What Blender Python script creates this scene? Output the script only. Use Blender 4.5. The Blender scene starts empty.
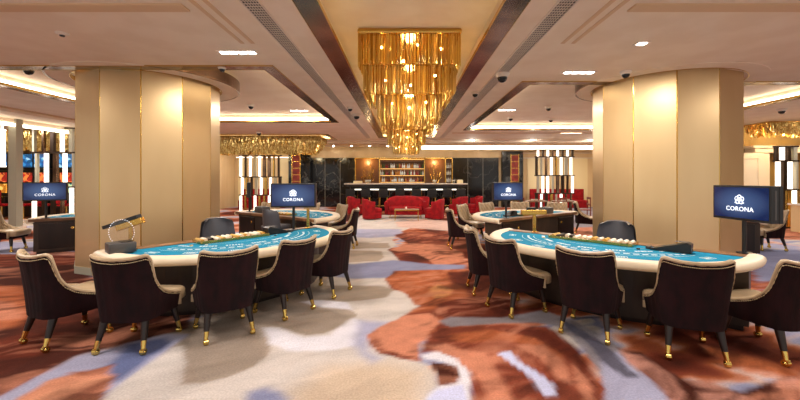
import bpy, bmesh, math, random
import numpy as np
from mathutils import Vector, Matrix, Euler
random.seed(7)
PI = math.pi
COL = bpy.context.scene.collection
PPX, PPY, FOC, EYE = 404.0, 178.5, 370.0, 1.6      # lens numbers used for the camera only

# ------------------------------------------------------------------ helpers
def lin(c):
    f = lambda v: v/12.92 if v <= .04045 else ((v+.055)/1.055)**2.4
    return tuple(f(v/255.0) for v in c)
MATS = {}
def mat(name, rgb, rough=.5, metal=0, emit=None, es=1.0, spec=.5, coat=0, trans=0, alpha=1):
    m = bpy.data.materials.new(name); m.use_nodes = True
    b = m.node_tree.nodes['Principled BSDF']
    b.inputs['Base Color'].default_value = (*lin(rgb), 1)
    b.inputs['Roughness'].default_value = rough
    b.inputs['Metallic'].default_value = metal
    b.inputs['Specular IOR Level'].default_value = spec
    b.inputs['Coat Weight'].default_value = coat
    b.inputs['Transmission Weight'].default_value = trans
    b.inputs['Alpha'].default_value = alpha
    if emit:
        b.inputs['Emission Color'].default_value = (*lin(emit), 1)
        b.inputs['Emission Strength'].default_value = es
    MATS[name] = m
    return m
def noisy(m, c2, scale=8, lo=.4, hi=.6, stretch=(1, 1, 1), detail=3, bump=0, bscale=None):
    """blend the base colour with a second colour through object-space noise"""
    nt = m.node_tree; N = nt.nodes; L = nt.links; b = N['Principled BSDF']
    tc = N.new('ShaderNodeTexCoord'); mp = N.new('ShaderNodeMapping'); mp.inputs['Scale'].default_value = stretch
    L.new(tc.outputs['Object'], mp.inputs['Vector'])
    n = N.new('ShaderNodeTexNoise'); n.inputs['Scale'].default_value = scale; n.inputs['Detail'].default_value = detail
    L.new(mp.outputs['Vector'], n.inputs['Vector'])
    r = N.new('ShaderNodeMapRange'); r.inputs['From Min'].default_value = lo; r.inputs['From Max'].default_value = hi
    L.new(n.outputs['Fac'], r.inputs['Value'])
    mx = N.new('ShaderNodeMix'); mx.data_type = 'RGBA'
    mx.inputs['A'].default_value = b.inputs['Base Color'].default_value[:]
    mx.inputs['B'].default_value = (*lin(c2), 1)
    L.new(r.outputs['Result'], mx.inputs['Factor']); L.new(mx.outputs['Result'], b.inputs['Base Color'])
    if bump:
        n2 = N.new('ShaderNodeTexNoise'); n2.inputs['Scale'].default_value = bscale or scale
        L.new(mp.outputs['Vector'], n2.inputs['Vector'])
        bp = N.new('ShaderNodeBump'); bp.inputs['Strength'].default_value = bump; bp.inputs['Distance'].default_value = .01
        L.new(n2.outputs['Fac'], bp.inputs['Height']); L.new(bp.outputs['Normal'], b.inputs['Normal'])
    return m

class MB:
    def __init__(s): s.bm = bmesh.new()
    def _faces(s, vs, fs):
        v = [s.bm.verts.new(p) for p in vs]
        for f in fs:
            try: s.bm.faces.new([v[i] for i in f])
            except ValueError: pass
        return v
    def box(s, x0, x1, y0, y1, z0, z1, M=None):
        p = [Vector((x, y, z)) for z in (z0, z1) for y in (y0, y1) for x in (x0, x1)]
        if M is not None: p = [M @ q for q in p]
        s._faces(p, [(0, 2, 3, 1), (4, 5, 7, 6), (0, 1, 5, 4), (2, 6, 7, 3), (0, 4, 6, 2), (1, 3, 7, 5)]); return s
    def rbox(s, x0, x1, y0, y1, z0, z1, r, M=None, seg=2):
        b2 = MB().box(x0, x1, y0, y1, z0, z1)
        bmesh.ops.recalc_face_normals(b2.bm, faces=b2.bm.faces[:])
        bmesh.ops.bevel(b2.bm, geom=b2.bm.edges[:], offset=r, segments=seg, profile=.5, affect='EDGES')
        if M is not None: bmesh.ops.transform(b2.bm, matrix=M, verts=b2.bm.verts[:])
        s.merge(b2); return s
    def merge(s, o):
        idx = {}
        for v in o.bm.verts: idx[v] = s.bm.verts.new(v.co)
        for f in o.bm.faces:
            try: s.bm.faces.new([idx[v] for v in f.verts])
            except ValueError: pass
        o.bm.free(); return s
    def tube(s, p0, p1, r0, r1=None, n=10, cap=True):
        r1 = r0 if r1 is None else r1
        p0, p1 = Vector(p0), Vector(p1); d = (p1-p0).normalized()
        a = d.cross(Vector((0, 0, 1))) if abs(d.z) < .95 else d.cross(Vector((1, 0, 0)))
        a.normalize(); b = d.cross(a)
        vs = []
        for p, r in ((p0, r0), (p1, r1)):
            for k in range(n):
                t = 2*PI*(k+.5)/n; vs.append(p+(a*math.cos(t)+b*math.sin(t))*r)
        fs = [(k, (k+1) % n, n+(k+1) % n, n+k) for k in range(n)]
        if cap: fs += [tuple(range(n))[::-1], tuple(range(n, 2*n))]
        s._faces(vs, fs); return s
    def lathe(s, prof, n=20, c=(0, 0)):
        """prof: (radius, z) from bottom to top"""
        vs = []; m = len(prof)
        for r, z in prof:
            for k in range(n):
                t = 2*PI*k/n; vs.append((c[0]+r*math.cos(t), c[1]+r*math.sin(t), z))
        fs = []
        for j in range(m-1):
            for k in range(n): fs.append((j*n+k, j*n+(k+1) % n, (j+1)*n+(k+1) % n, (j+1)*n+k))
        fs.append(tuple(range(n))[::-1]); fs.append(tuple(range((m-1)*n, m*n)))
        s._faces(vs, fs); return s
    def prism(s, pts, z0, z1, M=None):
        n = len(pts); vs = [Vector((p[0], p[1], z0)) for p in pts]+[Vector((p[0], p[1], z1)) for p in pts]
        if M is not None: vs = [M @ v for v in vs]
        s._faces(vs, [tuple(range(n))[::-1], tuple(range(n, 2*n))]+[(k, (k+1) % n, n+(k+1) % n, n+k) for k in range(n)]); return s
    def grid(s, rows, close=False, cap=False):
        """rows: list of equal length point lists; close joins the last column to the first"""
        m, n = len(rows), len(rows[0]); vs = [p for r in rows for p in r]; fs = []
        for j in range(m-1):
            for k in range(n if close else n-1): fs.append((j*n+k, j*n+(k+1) % n, (j+1)*n+(k+1) % n, (j+1)*n+k))
        if cap: fs.append(tuple(range(n))[::-1]); fs.append(tuple(range((m-1)*n, m*n)))
        s._faces(vs, fs); return s
    def path_tube(s, pts, r, n=8, rz=None):
        pts = [Vector(p) for p in pts]; rows = []
        for i, p in enumerate(pts):
            d = (pts[min(i+1, len(pts)-1)]-pts[max(i-1, 0)]).normalized()
            a = d.cross(Vector((0, 0, 1)))
            if a.length < 1e-3: a = Vector((1, 0, 0))
            a.normalize(); b = a.cross(d)
            rows.append([p+a*r*math.cos(2*PI*k/n)+b*(rz or r)*math.sin(2*PI*k/n) for k in range(n)])
        s.grid(rows, close=True, cap=True); return s
    def ball(s, c, r, seg=8, sz=1.0):
        prof = [(max(r*math.sin(PI*j/seg), 1e-4), -r*sz*math.cos(PI*j/seg)) for j in range(seg+1)]
        b2 = MB().lathe(prof, seg+2); bmesh.ops.translate(b2.bm, vec=Vector(c), verts=b2.bm.verts[:]); s.merge(b2); return s
    def build(s, name, m, parent=None, smooth=False, loc=None, rz=0, weld=False):
        if weld: bmesh.ops.remove_doubles(s.bm, verts=s.bm.verts[:], dist=1e-5)
        bmesh.ops.recalc_face_normals(s.bm, faces=s.bm.faces[:])
        if smooth:
            for f in s.bm.faces: f.smooth = True
        me = bpy.data.meshes.new(name); s.bm.to_mesh(me); s.bm.free()
        if smooth:
            try: me.set_sharp_from_angle(angle=math.radians(42))
            except Exception: pass
        me.materials.append(MATS[m] if isinstance(m, str) else m)
        o = bpy.data.objects.new(name, me); COL.objects.link(o)
        if parent is not None: o.parent = parent
        if loc is not None: o.location = loc
        if rz: o.rotation_euler = (0, 0, rz)
        return o
def tag(o, label, cat=None, group=None, kind=None):
    if label: o['label'] = label
    if cat: o['category'] = cat
    if group: o['group'] = group
    if kind: o['kind'] = kind
    return o
def thing(name, label, cat, loc=(0, 0, 0), rz=0, group=None):
    o = bpy.data.objects.new(name, None); COL.objects.link(o); o.empty_display_size = .1
    o.location = loc; o.rotation_euler = (0, 0, rz); return tag(o, label, cat, group)
def struct(name, mb, m, **k):
    o = mb.build(name, m, **k); o['kind'] = 'structure'; return o
def dup(o, loc=None, rz=None, label=None, group=None, parent=None):
    c = o.copy(); COL.objects.link(c)
    if parent is not None: c.parent = parent
    for ch in list(o.children): dup(ch, parent=c)
    if loc is not None: c.location = loc
    if rz is not None: c.rotation_euler = (0, 0, rz)
    if label: c['label'] = label
    if group: c['group'] = group
    return c
def text_mesh(body, size, m, name, parent, M, depth=.001, label=None):
    cu = bpy.data.curves.new(name, 'FONT'); cu.body = body; cu.size = size; cu.align_x = 'CENTER'; cu.extrude = depth
    cu.space_character = 1.1; cu.resolution_u = 3
    t = bpy.data.objects.new(name, cu); COL.objects.link(t)
    bpy.context.view_layer.update()
    me = bpy.data.meshes.new_from_object(t.evaluated_get(bpy.context.evaluated_depsgraph_get()))
    bpy.data.objects.remove(t); me.transform(M); me.materials.clear(); me.materials.append(MATS[m])
    o = bpy.data.objects.new(name, me); COL.objects.link(o); o.parent = parent
    return o
def light(kind, name, loc, power, col, size=.3, parent=None, rot=(0, 0, 0), size_y=None, spread=None):
    d = bpy.data.lights.new(name, kind); d.energy = power; d.color = col
    if kind == 'AREA':
        d.size = size
        if size_y: d.shape = 'RECTANGLE'; d.size_y = size_y
        if spread: d.spread = spread
    else: d.shadow_soft_size = size
    o = bpy.data.objects.new(name, d); COL.objects.link(o); o.location = loc; o.rotation_euler = rot
    if parent is not None: o.parent = parent
    return o

# ------------------------------------------------------------------ materials
noisy(mat('ceiling_paint', (238, 224, 204), .7), (232, 216, 194), 2)
mat('ceiling_inlay', (216, 186, 150), .7)
noisy(mat('bronze', (138, 112, 92), .2, .9), (104, 80, 62), 1.7, .42, .58, detail=1)  # noise blocks put mirrored floor patches into the bronze colour
noisy(mat('gold_panel', (210, 184, 140), .32, .55, spec=.5), (200, 172, 128), 1.2, .35, .65, (1, 1, .3))
mat('gold_trim', (205, 165, 85), .22, .95)
mat('brass', (226, 196, 110), .18, 1)
mat('nail_gold', (196, 178, 140), .45, .5)
mat('ring_glow', (255, 240, 200), .5, emit=(255, 224, 150), es=1.6)
mat('dark_bronze', (60, 45, 34), .35, .7)
noisy(mat('velvet', (34, 9, 13), .85, spec=.25), (20, 5, 8), 9, .4, .62, (1, 1, .5), bump=.25, bscale=70)
noisy(mat('cream_leather', (178, 156, 126), .34, coat=.15), (160, 138, 108), 5, .4, .65, bump=.12, bscale=40)
noisy(mat('dark_wood', (38, 25, 20), .32), (22, 14, 12), 6, .35, .65, (1, 1, .2))
noisy(mat('table_body', (62, 48, 38), .45), (46, 35, 28), 4, .4, .6, (1, 1, .3))
noisy(mat('rim_leather', (232, 218, 194), .42), (222, 206, 180), 3, .4, .6)
noisy(mat('felt', (32, 132, 166), .92, spec=.1), (26, 118, 152), 120, .4, .6)
mat('felt_print', (225, 232, 228), .9)
noisy(mat('walnut', (140, 100, 66), .4), (108, 74, 46), 5, .4, .6, (1, 6, 1))
mat('chair_grey', (78, 80, 88), .34, coat=.2)
mat('black_plastic', (20, 20, 22), .35)
mat('grey_plastic', (70, 68, 68), .4)
mat('white_glow', (255, 250, 240), .5, emit=(255, 246, 232), es=9)
mat('cove_white', (255, 250, 240), .5, emit=(255, 240, 214), es=9)
mat('cove_warm', (255, 240, 200), .5, emit=(255, 226, 160), es=4)
mat('lamp_white', (255, 255, 255), .5, emit=(255, 250, 244), es=22)
mat('shelf_glow', (255, 220, 150), .5, emit=(255, 196, 110), es=2.2)
mat('bulb', (255, 240, 200), .5, emit=(255, 214, 140), es=28)
mat('tube_glow', (255, 250, 240), .5, emit=(255, 244, 228), es=2.2)
mat('vent_dark', (8, 7, 7), .7)
mat('vent_white', (226, 214, 200), .6)
mat('red_fabric', (158, 12, 24), .7, spec=.25); noisy(MATS['red_fabric'], (132, 8, 18), 6, .4, .6)
noisy(mat('red_panel', (140, 40, 28), .5), (112, 28, 20), 7, .4, .6)
mat('cream_wall', (222, 196, 150), .55); noisy(MATS['cream_wall'], (210, 182, 134), 1.5, .4, .6, (1, 1, .2))
mat('lit_panel', (240, 224, 176), .5)
mat('white_door', (222, 206, 184), .5)
mat('gold_wall', (150, 118, 60), .5, .3)
mat('shelf_back', (120, 76, 34), .4)
mat('white_top', (235, 225, 210), .25)
mat('post_grey', (168, 164, 146), .6)
mat('glass_clear', (235, 240, 240), .05, alpha=.03, spec=.1)
mat('screen_off', (16, 18, 22), .15)
for k, c in (('green', (60, 90, 40)), ('amber', (190, 120, 40)), ('clear', (215, 215, 205)), ('brown', (80, 42, 22)), ('red', (150, 30, 30)), ('blue', (50, 80, 140))):
    mat('bottle_'+k, c, .12, spec=.7)
for k, c, e in (('blue', (40, 120, 210), 1.4), ('amber', (235, 170, 60), 1.3), ('red', (200, 50, 40), 1.2), ('teal', (60, 190, 200), 1.2)):
    mat('slot_'+k, c, .3, emit=c, es=e)

for k in ('blue', 'amber', 'red', 'teal'):
    m = MATS['slot_'+k]; nt = m.node_tree; N = nt.nodes; L = nt.links; b = N['Principled BSDF']
    tc = N.new('ShaderNodeTexCoord'); vo = N.new('ShaderNodeTexVoronoi'); vo.inputs['Scale'].default_value = 9; L.new(tc.outputs['Object'], vo.inputs['Vector'])
    rp = N.new('ShaderNodeValToRGB'); rp.color_ramp.interpolation = 'CONSTANT'
    cols = {'blue': ((16, 60, 130), (60, 150, 220), (10, 20, 50), (190, 225, 240)), 'amber': ((200, 120, 40), (60, 30, 20), (240, 200, 110), (150, 40, 30)),
            'red': ((150, 30, 30), (40, 20, 20), (230, 150, 70), (90, 20, 30)), 'teal': ((40, 120, 130), (230, 200, 120), (20, 40, 60), (200, 60, 50))}[k]
    while len(rp.color_ramp.elements) < 4: rp.color_ramp.elements.new(.5)
    for e, p_, c_ in zip(rp.color_ramp.elements, (0, .3, .55, .8), cols): e.position = p_; e.color = (*lin(c_), 1)
    L.new(vo.outputs['Color'], rp.inputs['Fac']); L.new(rp.outputs['Color'], b.inputs['Emission Color']); b.inputs['Emission Strength'].default_value = .9
# black marble with pale veins
m = mat('black_marble', (14, 13, 13), .12)
nt = m.node_tree; N = nt.nodes; L = nt.links
tc = N.new('ShaderNodeTexCoord'); n1 = N.new('ShaderNodeTexNoise'); n1.inputs['Scale'].default_value = 1.1; n1.inputs['Detail'].default_value = 8
L.new(tc.outputs['Object'], n1.inputs['Vector'])
sb = N.new('ShaderNodeMath'); sb.operation = 'SUBTRACT'; sb.inputs[1].default_value = .5; L.new(n1.outputs['Fac'], sb.inputs[0])
ab = N.new('ShaderNodeMath'); ab.operation = 'ABSOLUTE'; L.new(sb.outputs[0], ab.inputs[0])
mr = N.new('ShaderNodeMapRange'); mr.inputs['From Min'].default_value = 0; mr.inputs['From Max'].default_value = .008
mr.inputs['To Min'].default_value = .22; mr.inputs['To Max'].default_value = 0; L.new(ab.outputs[0], mr.inputs['Value'])
mx = N.new('ShaderNodeMix'); mx.data_type = 'RGBA'; mx.inputs['A'].default_value = (*lin((14, 13, 13)), 1); mx.inputs['B'].default_value = (*lin((170, 165, 155)), 1)
L.new(mr.outputs['Result'], mx.inputs['Factor']); L.new(mx.outputs['Result'], N['Principled BSDF'].inputs['Base Color'])

# gold crystal: metal-like glitter mixed with translucent glass so the bulbs inside show through
m = bpy.data.materials.new('gold_crystal'); m.use_nodes = True; MATS['gold_crystal'] = m
nt = m.node_tree; N = nt.nodes; L = nt.links; b = N['Principled BSDF']; out = N['Material Output']
b.inputs['Metallic'].default_value = .7; b.inputs['Roughness'].default_value = .2
gi = N.new('ShaderNodeNewGeometry'); rmp = N.new('ShaderNodeValToRGB')
rmp.color_ramp.elements[0].color = (*lin((176, 128, 50)), 1); rmp.color_ramp.elements[1].color = (*lin((255, 236, 160)), 1)
L.new(gi.outputs['Random Per Island'], rmp.inputs['Fac']); L.new(rmp.outputs['Color'], b.inputs['Base Color'])
tr = N.new('ShaderNodeBsdfTranslucent'); L.new(rmp.outputs['Color'], tr.inputs['Color'])
ms = N.new('ShaderNodeMixShader'); ms.inputs['Fac'].default_value = .55
L.new(b.outputs['BSDF'], ms.inputs[1]); L.new(tr.outputs['BSDF'], ms.inputs[2]); L.new(ms.outputs[0], out.inputs['Surface'])

# monitor picture: deep blue, paler towards the middle of the screen image
m = bpy.data.materials.new('screen_blue'); m.use_nodes = True; MATS['screen_blue'] = m
nt = m.node_tree; N = nt.nodes; L = nt.links; b = N['Principled BSDF']
b.inputs['Base Color'].default_value = (*lin((10, 14, 30)), 1); b.inputs['Roughness'].default_value = .12
tc = N.new('ShaderNodeTexCoord'); mp = N.new('ShaderNodeMapping'); mp.inputs['Location'].default_value = (-.5, -.5, -.5)
L.new(tc.outputs['Generated'], mp.inputs['Vector'])
ln = N.new('ShaderNodeVectorMath'); ln.operation = 'LENGTH'; L.new(mp.outputs['Vector'], ln.inputs[0])
rmp = N.new('ShaderNodeValToRGB'); rmp.color_ramp.elements[0].color = (*lin((120, 156, 214)), 1); rmp.color_ramp.elements[0].position = .1
rmp.color_ramp.elements[1].color = (*lin((20, 40, 88)), 1); rmp.color_ramp.elements[1].position = .75
L.new(ln.outputs['Value'], rmp.inputs['Fac']); L.new(rmp.outputs['Color'], b.inputs['Emission Color']); b.inputs['Emission Strength'].default_value = .75
mat('logo_white', (240, 246, 255), .4, emit=(235, 244, 255), es=1.1)

# ------------------------------------------------------------------ floor: woven carpet with its own painterly pattern
PATCHES = [
    ('cream', 0.05, [(-2.03,2.35),(-2.19,2.67),(-2.22,2.94),(-2.21,3.23),(-2.18,3.71),(-2.18,3.96),(-1.9,4.95),(-1.61,5.72),(-1.67,9.63),(-1.91,13.61),(-1.84,16.22),(1.8,16.22),(1.18,13.61),(0.19,11.96),(-0.18,10.86),(-0.31,9.63),(-0.19,8.9),(-0.36,8.28),(-0.19,7.74),(-0.08,7.09),(-0.31,6.01),(-0.17,5.31),(0.03,5.22),(0.19,4.64),(0.02,4.37),(-0.18,3.99),(-0.38,3.78),(-0.31,3.53),(-0.21,3.41),(-0.04,3.32),(0.13,3.24),(0.23,3.09),(0.27,2.89),(0.15,2.67),(0.07,2.35)]),
    ('creamwarm', 0.25, [(-0.85,2.77),(-0.63,3.17),(-0.12,3.23),(0.17,3.06),(0.1,2.35),(-0.79,2.35)]),
    ('lav', 0.12, [(-1.65,11.72),(-0.13,11.72),(0.03,10.3),(-0.91,9.95),(-1.42,10.12)]),
    ('rustL', 0.05, [(-0.28,10.48),(0.12,11.07),(1.32,11.07),(1.9,10.67),(1.5,8.4),(1.03,8.64),(0.19,8.77),(-0.05,9.63)]),
    ('coral', 0.05, [(-0.31,8.28),(0.1,9.18),(0.96,8.9),(1.26,8.05),(1.19,7.09),(0.57,6.77),(0.48,7.35),(0.28,7.84),(0.02,7.95)]),
    ('lavd', 0.08, [(-1.42,7.09),(-0.94,6.92),(-0.2,7.26),(0.49,6.92),(1.15,6.84),(1.08,6.47),(0.14,6.4),(-0.26,5.95),(-0.8,5.89),(-1.3,6.07)]),
    ('orange', 0.05, [(-0.3,5.89),(-0.17,6.4),(1.1,6.54),(1.68,6.47),(1.48,5.72),(0.84,4.95),(0.39,4.64),(0.14,4.68),(0.05,5.08),(-0.07,5.31),(-0.21,5.56)]),
    ('amber', 0.06, [(0.38,5.41),(0.52,5.61),(0.7,5.36),(0.63,5.08),(0.43,4.95),(0.33,5.13)]),
    ('rust', 0.08, [(0.72,6.33),(1.47,6.33),(1.46,5.61),(0.9,5.04),(0.86,5.51),(0.71,5.72)]),
    ('taupe', 0.04, [(-1.61,9.32),(-0.4,9.18),(-0.32,8.52),(-1.45,8.4)]),
    ('taupe', 0.04, [(-1.43,8.28),(-0.51,8.17),(-0.39,7.54),(-0.5,7.18),(-1.21,7.01)]),
    ('taupe', 0.04, [(-1.11,5.56),(-0.28,5.51),(-0.13,5.31),(-0.22,5.0),(-0.49,4.87),(-0.9,4.76),(-1.43,4.64),(-1.76,4.87),(-1.55,5.51)]),
    ('taupe', 0.03, [(-2.65,3.45),(-2.45,4.04),(-2.03,4.87),(-1.55,5.04),(-0.95,4.76),(-0.61,4.43),(-0.56,4.34),(-0.62,4.04),(-0.81,3.81),(-1.0,3.78),(-1.36,3.99),(-1.49,3.99),(-1.29,3.56),(-1.24,3.34),(-1.27,3.16),(-1.41,2.97),(-1.59,2.88),(-1.74,2.88),(-1.89,3.23),(-2.12,3.56),(-2.34,3.41)]),
    ('taupe', 0.05, [(-2.53,5.31),(-2.48,6.47),(-1.27,6.33),(-1.04,4.87),(-1.63,4.24),(-2.27,4.13)]),
    ('white', 0.04, [(-1.36,4.79),(-1.02,4.61),(-0.62,4.47),(-0.75,4.79),(-1.11,4.87)]),
    ('white', 0.06, [(-1.52,3.96),(-1.35,3.96),(-0.99,3.74),(-0.77,3.76),(-0.6,4.24),(-0.47,4.13),(-0.47,3.56),(-0.69,3.45),(-1.06,3.45),(-1.31,3.56)]),
    ('lav', 0.12, [(-0.52,4.18),(-0.16,4.13),(-0.35,3.78),(-0.35,3.45),(-0.21,3.3),(-0.28,3.23),(-0.5,3.56)]),
    ('lavd', 0.08, [(-1.15,2.77),(-1.04,2.83),(-0.92,2.77),(-0.84,2.67),(-0.73,2.35),(-1.08,2.35)]),
    ('coral', 0.04, [(-0.38,3.78),(-0.25,4.01),(0.02,4.34),(0.32,4.4),(0.4,4.13),(0.27,3.86),(0.14,3.56),(0.13,3.26),(-0.04,3.32),(-0.21,3.41),(-0.31,3.53)]),
    ('rust', 0.04, [(-0.38,3.78),(-0.29,3.93),(-0.25,3.67),(-0.17,3.47),(-0.02,3.37),(0.13,3.32),(0.13,3.24),(-0.04,3.3),(-0.21,3.39),(-0.32,3.53)]),
    ('rust', 0.05, [(0.47,4.79),(0.97,5.04),(1.53,4.87),(1.32,4.21),(0.47,4.21),(0.36,4.43)]),
    ('grey', 0.05, [(0.37,4.15),(0.53,4.27),(1.1,4.24),(1.7,4.47),(1.9,4.18),(2.03,3.78),(2.06,3.45),(1.95,2.97),(1.91,2.67),(1.76,2.35),(1.25,2.35),(1.47,2.67),(1.62,3.01),(1.7,3.56),(1.67,3.99),(1.47,4.1),(1.06,4.07),(0.5,3.99)]),
    ('lav', 0.04, [(1.79,3.34),(1.96,3.41),(1.95,3.03),(2.0,2.87),(1.94,2.67),(1.76,2.35),(1.31,2.35),(1.55,2.87)]),
    ('greyd', 0.04, [(1.78,4.24),(1.85,4.07),(1.94,3.67),(1.92,3.26),(1.89,2.97),(1.77,2.97),(1.75,3.26),(1.79,3.67),(1.73,3.96)]),
    ('rustL', 0.06, [(0.35,3.96),(1.05,4.04),(1.53,4.01),(1.64,3.56),(1.57,3.01),(1.43,2.67),(1.25,2.35),(0.42,2.35),(0.51,2.87),(0.54,3.09),(0.46,3.3),(0.31,3.45),(0.14,3.41),(0.21,3.71)]),
    ('coral', 0.06, [(0.17,3.56),(0.4,3.6),(0.57,3.45),(0.75,3.41),(0.79,3.06),(0.78,2.67),(0.71,2.35),(0.52,2.35),(0.62,2.73),(0.58,3.06),(0.46,3.3),(0.31,3.45)]),
    ('orange', 0.06, [(0.47,3.81),(0.91,3.91),(1.28,3.76),(1.5,3.45),(1.38,3.26),(1.21,3.56),(0.95,3.67),(0.65,3.62),(0.46,3.67)]),
    ('coral', 0.06, [(1.07,3.56),(1.35,3.56),(1.4,3.23),(1.32,2.87),(1.24,2.94),(1.21,3.3)]),
    ('coral', 0.05, [(1.52,3.35),(1.54,3.06),(1.39,2.67),(1.31,2.67),(1.36,2.94)]),
    ('rust', 0.05, [(0.98,3.91),(1.44,3.91),(1.62,3.41),(1.52,2.94),(1.4,2.67),(1.46,2.94),(1.46,3.34),(1.31,3.71)]),
    ('lavw', 0.03, [(0.86,3.37),(0.98,3.45),(1.04,3.21),(1.17,2.87),(1.12,2.71),(1.03,2.71),(1.01,3.03)]),
    ('white', 0.03, [(0.14,3.37),(0.31,3.43),(0.46,3.3),(0.54,3.06),(0.51,2.87),(0.46,2.67),(0.37,2.35),(0.1,2.35),(0.15,2.67),(0.26,2.85),(0.42,2.91),(0.44,3.14),(0.32,3.24),(0.19,3.3)]),
    ('rustd', 0.03, [(0.21,3.23),(0.44,3.16),(0.44,3.01),(0.4,2.89),(0.26,2.85),(0.26,3.03)]),
    ('lavw', 0.04, [(0.25,2.8),(0.45,2.88),(0.45,2.67),(0.39,2.35),(0.13,2.35),(0.17,2.67)]),
    ('rustd', 0.05, [(2.0,3.49),(2.18,3.41),(2.21,2.97),(2.52,2.77),(3.27,3.06),(3.38,2.94),(2.71,2.35),(1.82,2.35),(1.94,2.67),(2.01,3.03),(1.99,3.23)]),
    ('pink', 0.05, [(1.99,3.41),(2.13,3.34),(2.18,3.06),(2.11,2.77),(1.82,2.35),(1.76,2.35),(1.95,2.73),(1.97,3.03),(1.95,3.23)]),
    ('pink', 0.06, [(2.23,2.94),(2.41,2.91),(2.43,2.8),(2.26,2.83)]),
    ('pink', 0.06, [(2.21,2.76),(2.45,2.79),(2.55,2.65),(2.2,2.35),(1.88,2.35)]),
    ('pink', 0.06, [(2.95,2.94),(3.24,3.03),(3.53,3.0),(3.33,2.83),(3.0,2.8),(2.87,2.83)]),
    ('orange', 0.08, [(2.84,3.56),(3.05,3.41),(3.27,3.06),(3.18,2.97),(2.88,3.17),(2.78,3.41)]),
    ('rustd', 0.08, [(-8.32,7.09),(-6.11,7.09),(-3.87,4.87),(-2.69,4.87),(-2.29,3.96),(-2.78,3.49),(-2.95,3.32),(-2.96,2.98),(-2.96,2.71),(-3.07,2.56),(-4.33,3.45)]),
    ('orange', 0.12, [(-6.67,5.56),(-5.72,5.51),(-4.73,4.87),(-4.08,4.04),(-4.54,3.78)]),
    ('coral', 0.12, [(-5.85,4.87),(-5.04,4.79),(-4.35,4.24),(-4.85,4.04)]),
    ('rust', 0.1, [(-5.22,5.31),(-4.13,4.87),(-3.26,3.91),(-3.31,3.56),(-3.29,3.09),(-3.36,2.87),(-4.17,3.56),(-3.93,3.78)]),
    ('lav', 0.05, [(-2.97,2.59),(-2.96,2.71),(-2.96,2.98),(-2.95,3.32),(-2.76,3.47),(-2.46,3.81),(-2.2,3.81),(-2.2,3.34),(-2.21,2.94),(-2.19,2.67),(-2.07,2.4),(-2.19,2.35),(-2.82,2.35)]),
    ('blue', 0.08, [(-2.68,3.56),(-2.4,3.71),(-2.27,3.62),(-2.26,3.17),(-2.25,2.91),(-2.41,2.94),(-2.55,3.23)]),
    ('salmon', 0.05, [(-2.8,2.54),(-2.82,2.91),(-2.69,3.08),(-2.47,3.06),(-2.36,3.0),(-2.19,2.7),(-2.01,2.35),(-2.76,2.35)]),
    ('rust', 0.04, [(-2.78,3.04),(-2.62,3.09),(-2.49,3.19),(-2.46,3.03),(-2.62,3.0)]),
    ('coral', 0.05, [(-2.48,2.67),(-2.41,2.94),(-2.34,2.97),(-2.19,2.65),(-2.07,2.4),(-2.25,2.35)]),
    ('lav', 0.08, [(-10.77,9.18),(-8.17,9.47),(-7.21,8.77),(-6.94,8.05),(-7.71,7.84),(-9.2,7.84)]),
    ('pink', 0.06, [(-8.37,8.28),(-6.94,8.05),(-6.02,7.09),(-7.17,7.09)]),
    ('rust', 0.06, [(-9.2,7.84),(-7.61,7.74),(-6.69,7.64),(-5.97,6.92),(-7.76,6.61)]),
    ('lavd', 0.05, [(7.85,8.52),(8.86,8.28),(8.16,7.09),(6.11,5.31),(5.11,5.31),(6.67,7.09)]),
    ('rustL', 0.05, [(5.47,5.72),(6.08,5.83),(5.64,5.41),(5.08,5.31)]),
    ('coral', 0.05, [(9.17,9.95),(10.3,9.63),(11.85,10.3),(13.77,11.96),(11.49,12.46)]),
    ('lav', 0.05, [(8.77,9.32),(9.39,8.77),(8.86,8.28),(8.13,8.64)]),
    ('grey', 0.06, [(9.42,22.34),(11.47,22.34),(6.14,11.96),(5.31,11.5),(5.19,13.61)]),
    ('coral', 0.06, [(5.04,11.96),(6.27,12.21),(4.94,9.63),(3.95,9.63)]),
    ('pinkl', 0.1, [(-0.33,13.61),(0.83,14.62),(1.73,13.93),(1.4,11.28),(0.67,11.72),(-0.2,12.21)]),
]

CARPET = {'cream': (192, 184, 180), 'creamwarm': (198, 178, 158), 'white': (208, 206, 216), 'lav': (158, 158, 184), 'lavw': (188, 192, 224),
          'lavd': (130, 134, 166), 'blue': (100, 110, 152), 'taupe': (158, 144, 132), 'grey': (138, 132, 140), 'greyd': (88, 86, 102),
          'rust': (98, 42, 28), 'rustL': (126, 62, 44), 'rustd': (66, 30, 22), 'coral': (192, 126, 100), 'orange': (160, 88, 54),
          'amber': (208, 144, 94), 'salmon': (210, 146, 116), 'pink': (186, 132, 116), 'pinkl': (198, 168, 158)}
def vnoise(x, y, seed, sc):
    rs = np.random.RandomState(seed); G = rs.rand(64, 64); x = x/sc+100; y = y/sc+100
    xi = np.floor(x).astype(int); yi = np.floor(y).astype(int); fx = x-xi; fy = y-yi
    fx = fx*fx*(3-2*fx); fy = fy*fy*(3-2*fy)
    g = lambda a, b2: G[a % 64, b2 % 64]
    return (g(xi, yi)*(1-fx)+g(xi+1, yi)*fx)*(1-fy)+(g(xi, yi+1)*(1-fx)+g(xi+1, yi+1)*fx)*fy
def fbm(x, y, seed, sc):
    return (vnoise(x, y, seed, sc)*.55+vnoise(x, y, seed+1, sc/2.1)*.28+vnoise(x, y, seed+2, sc/4.3)*.17)
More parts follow.
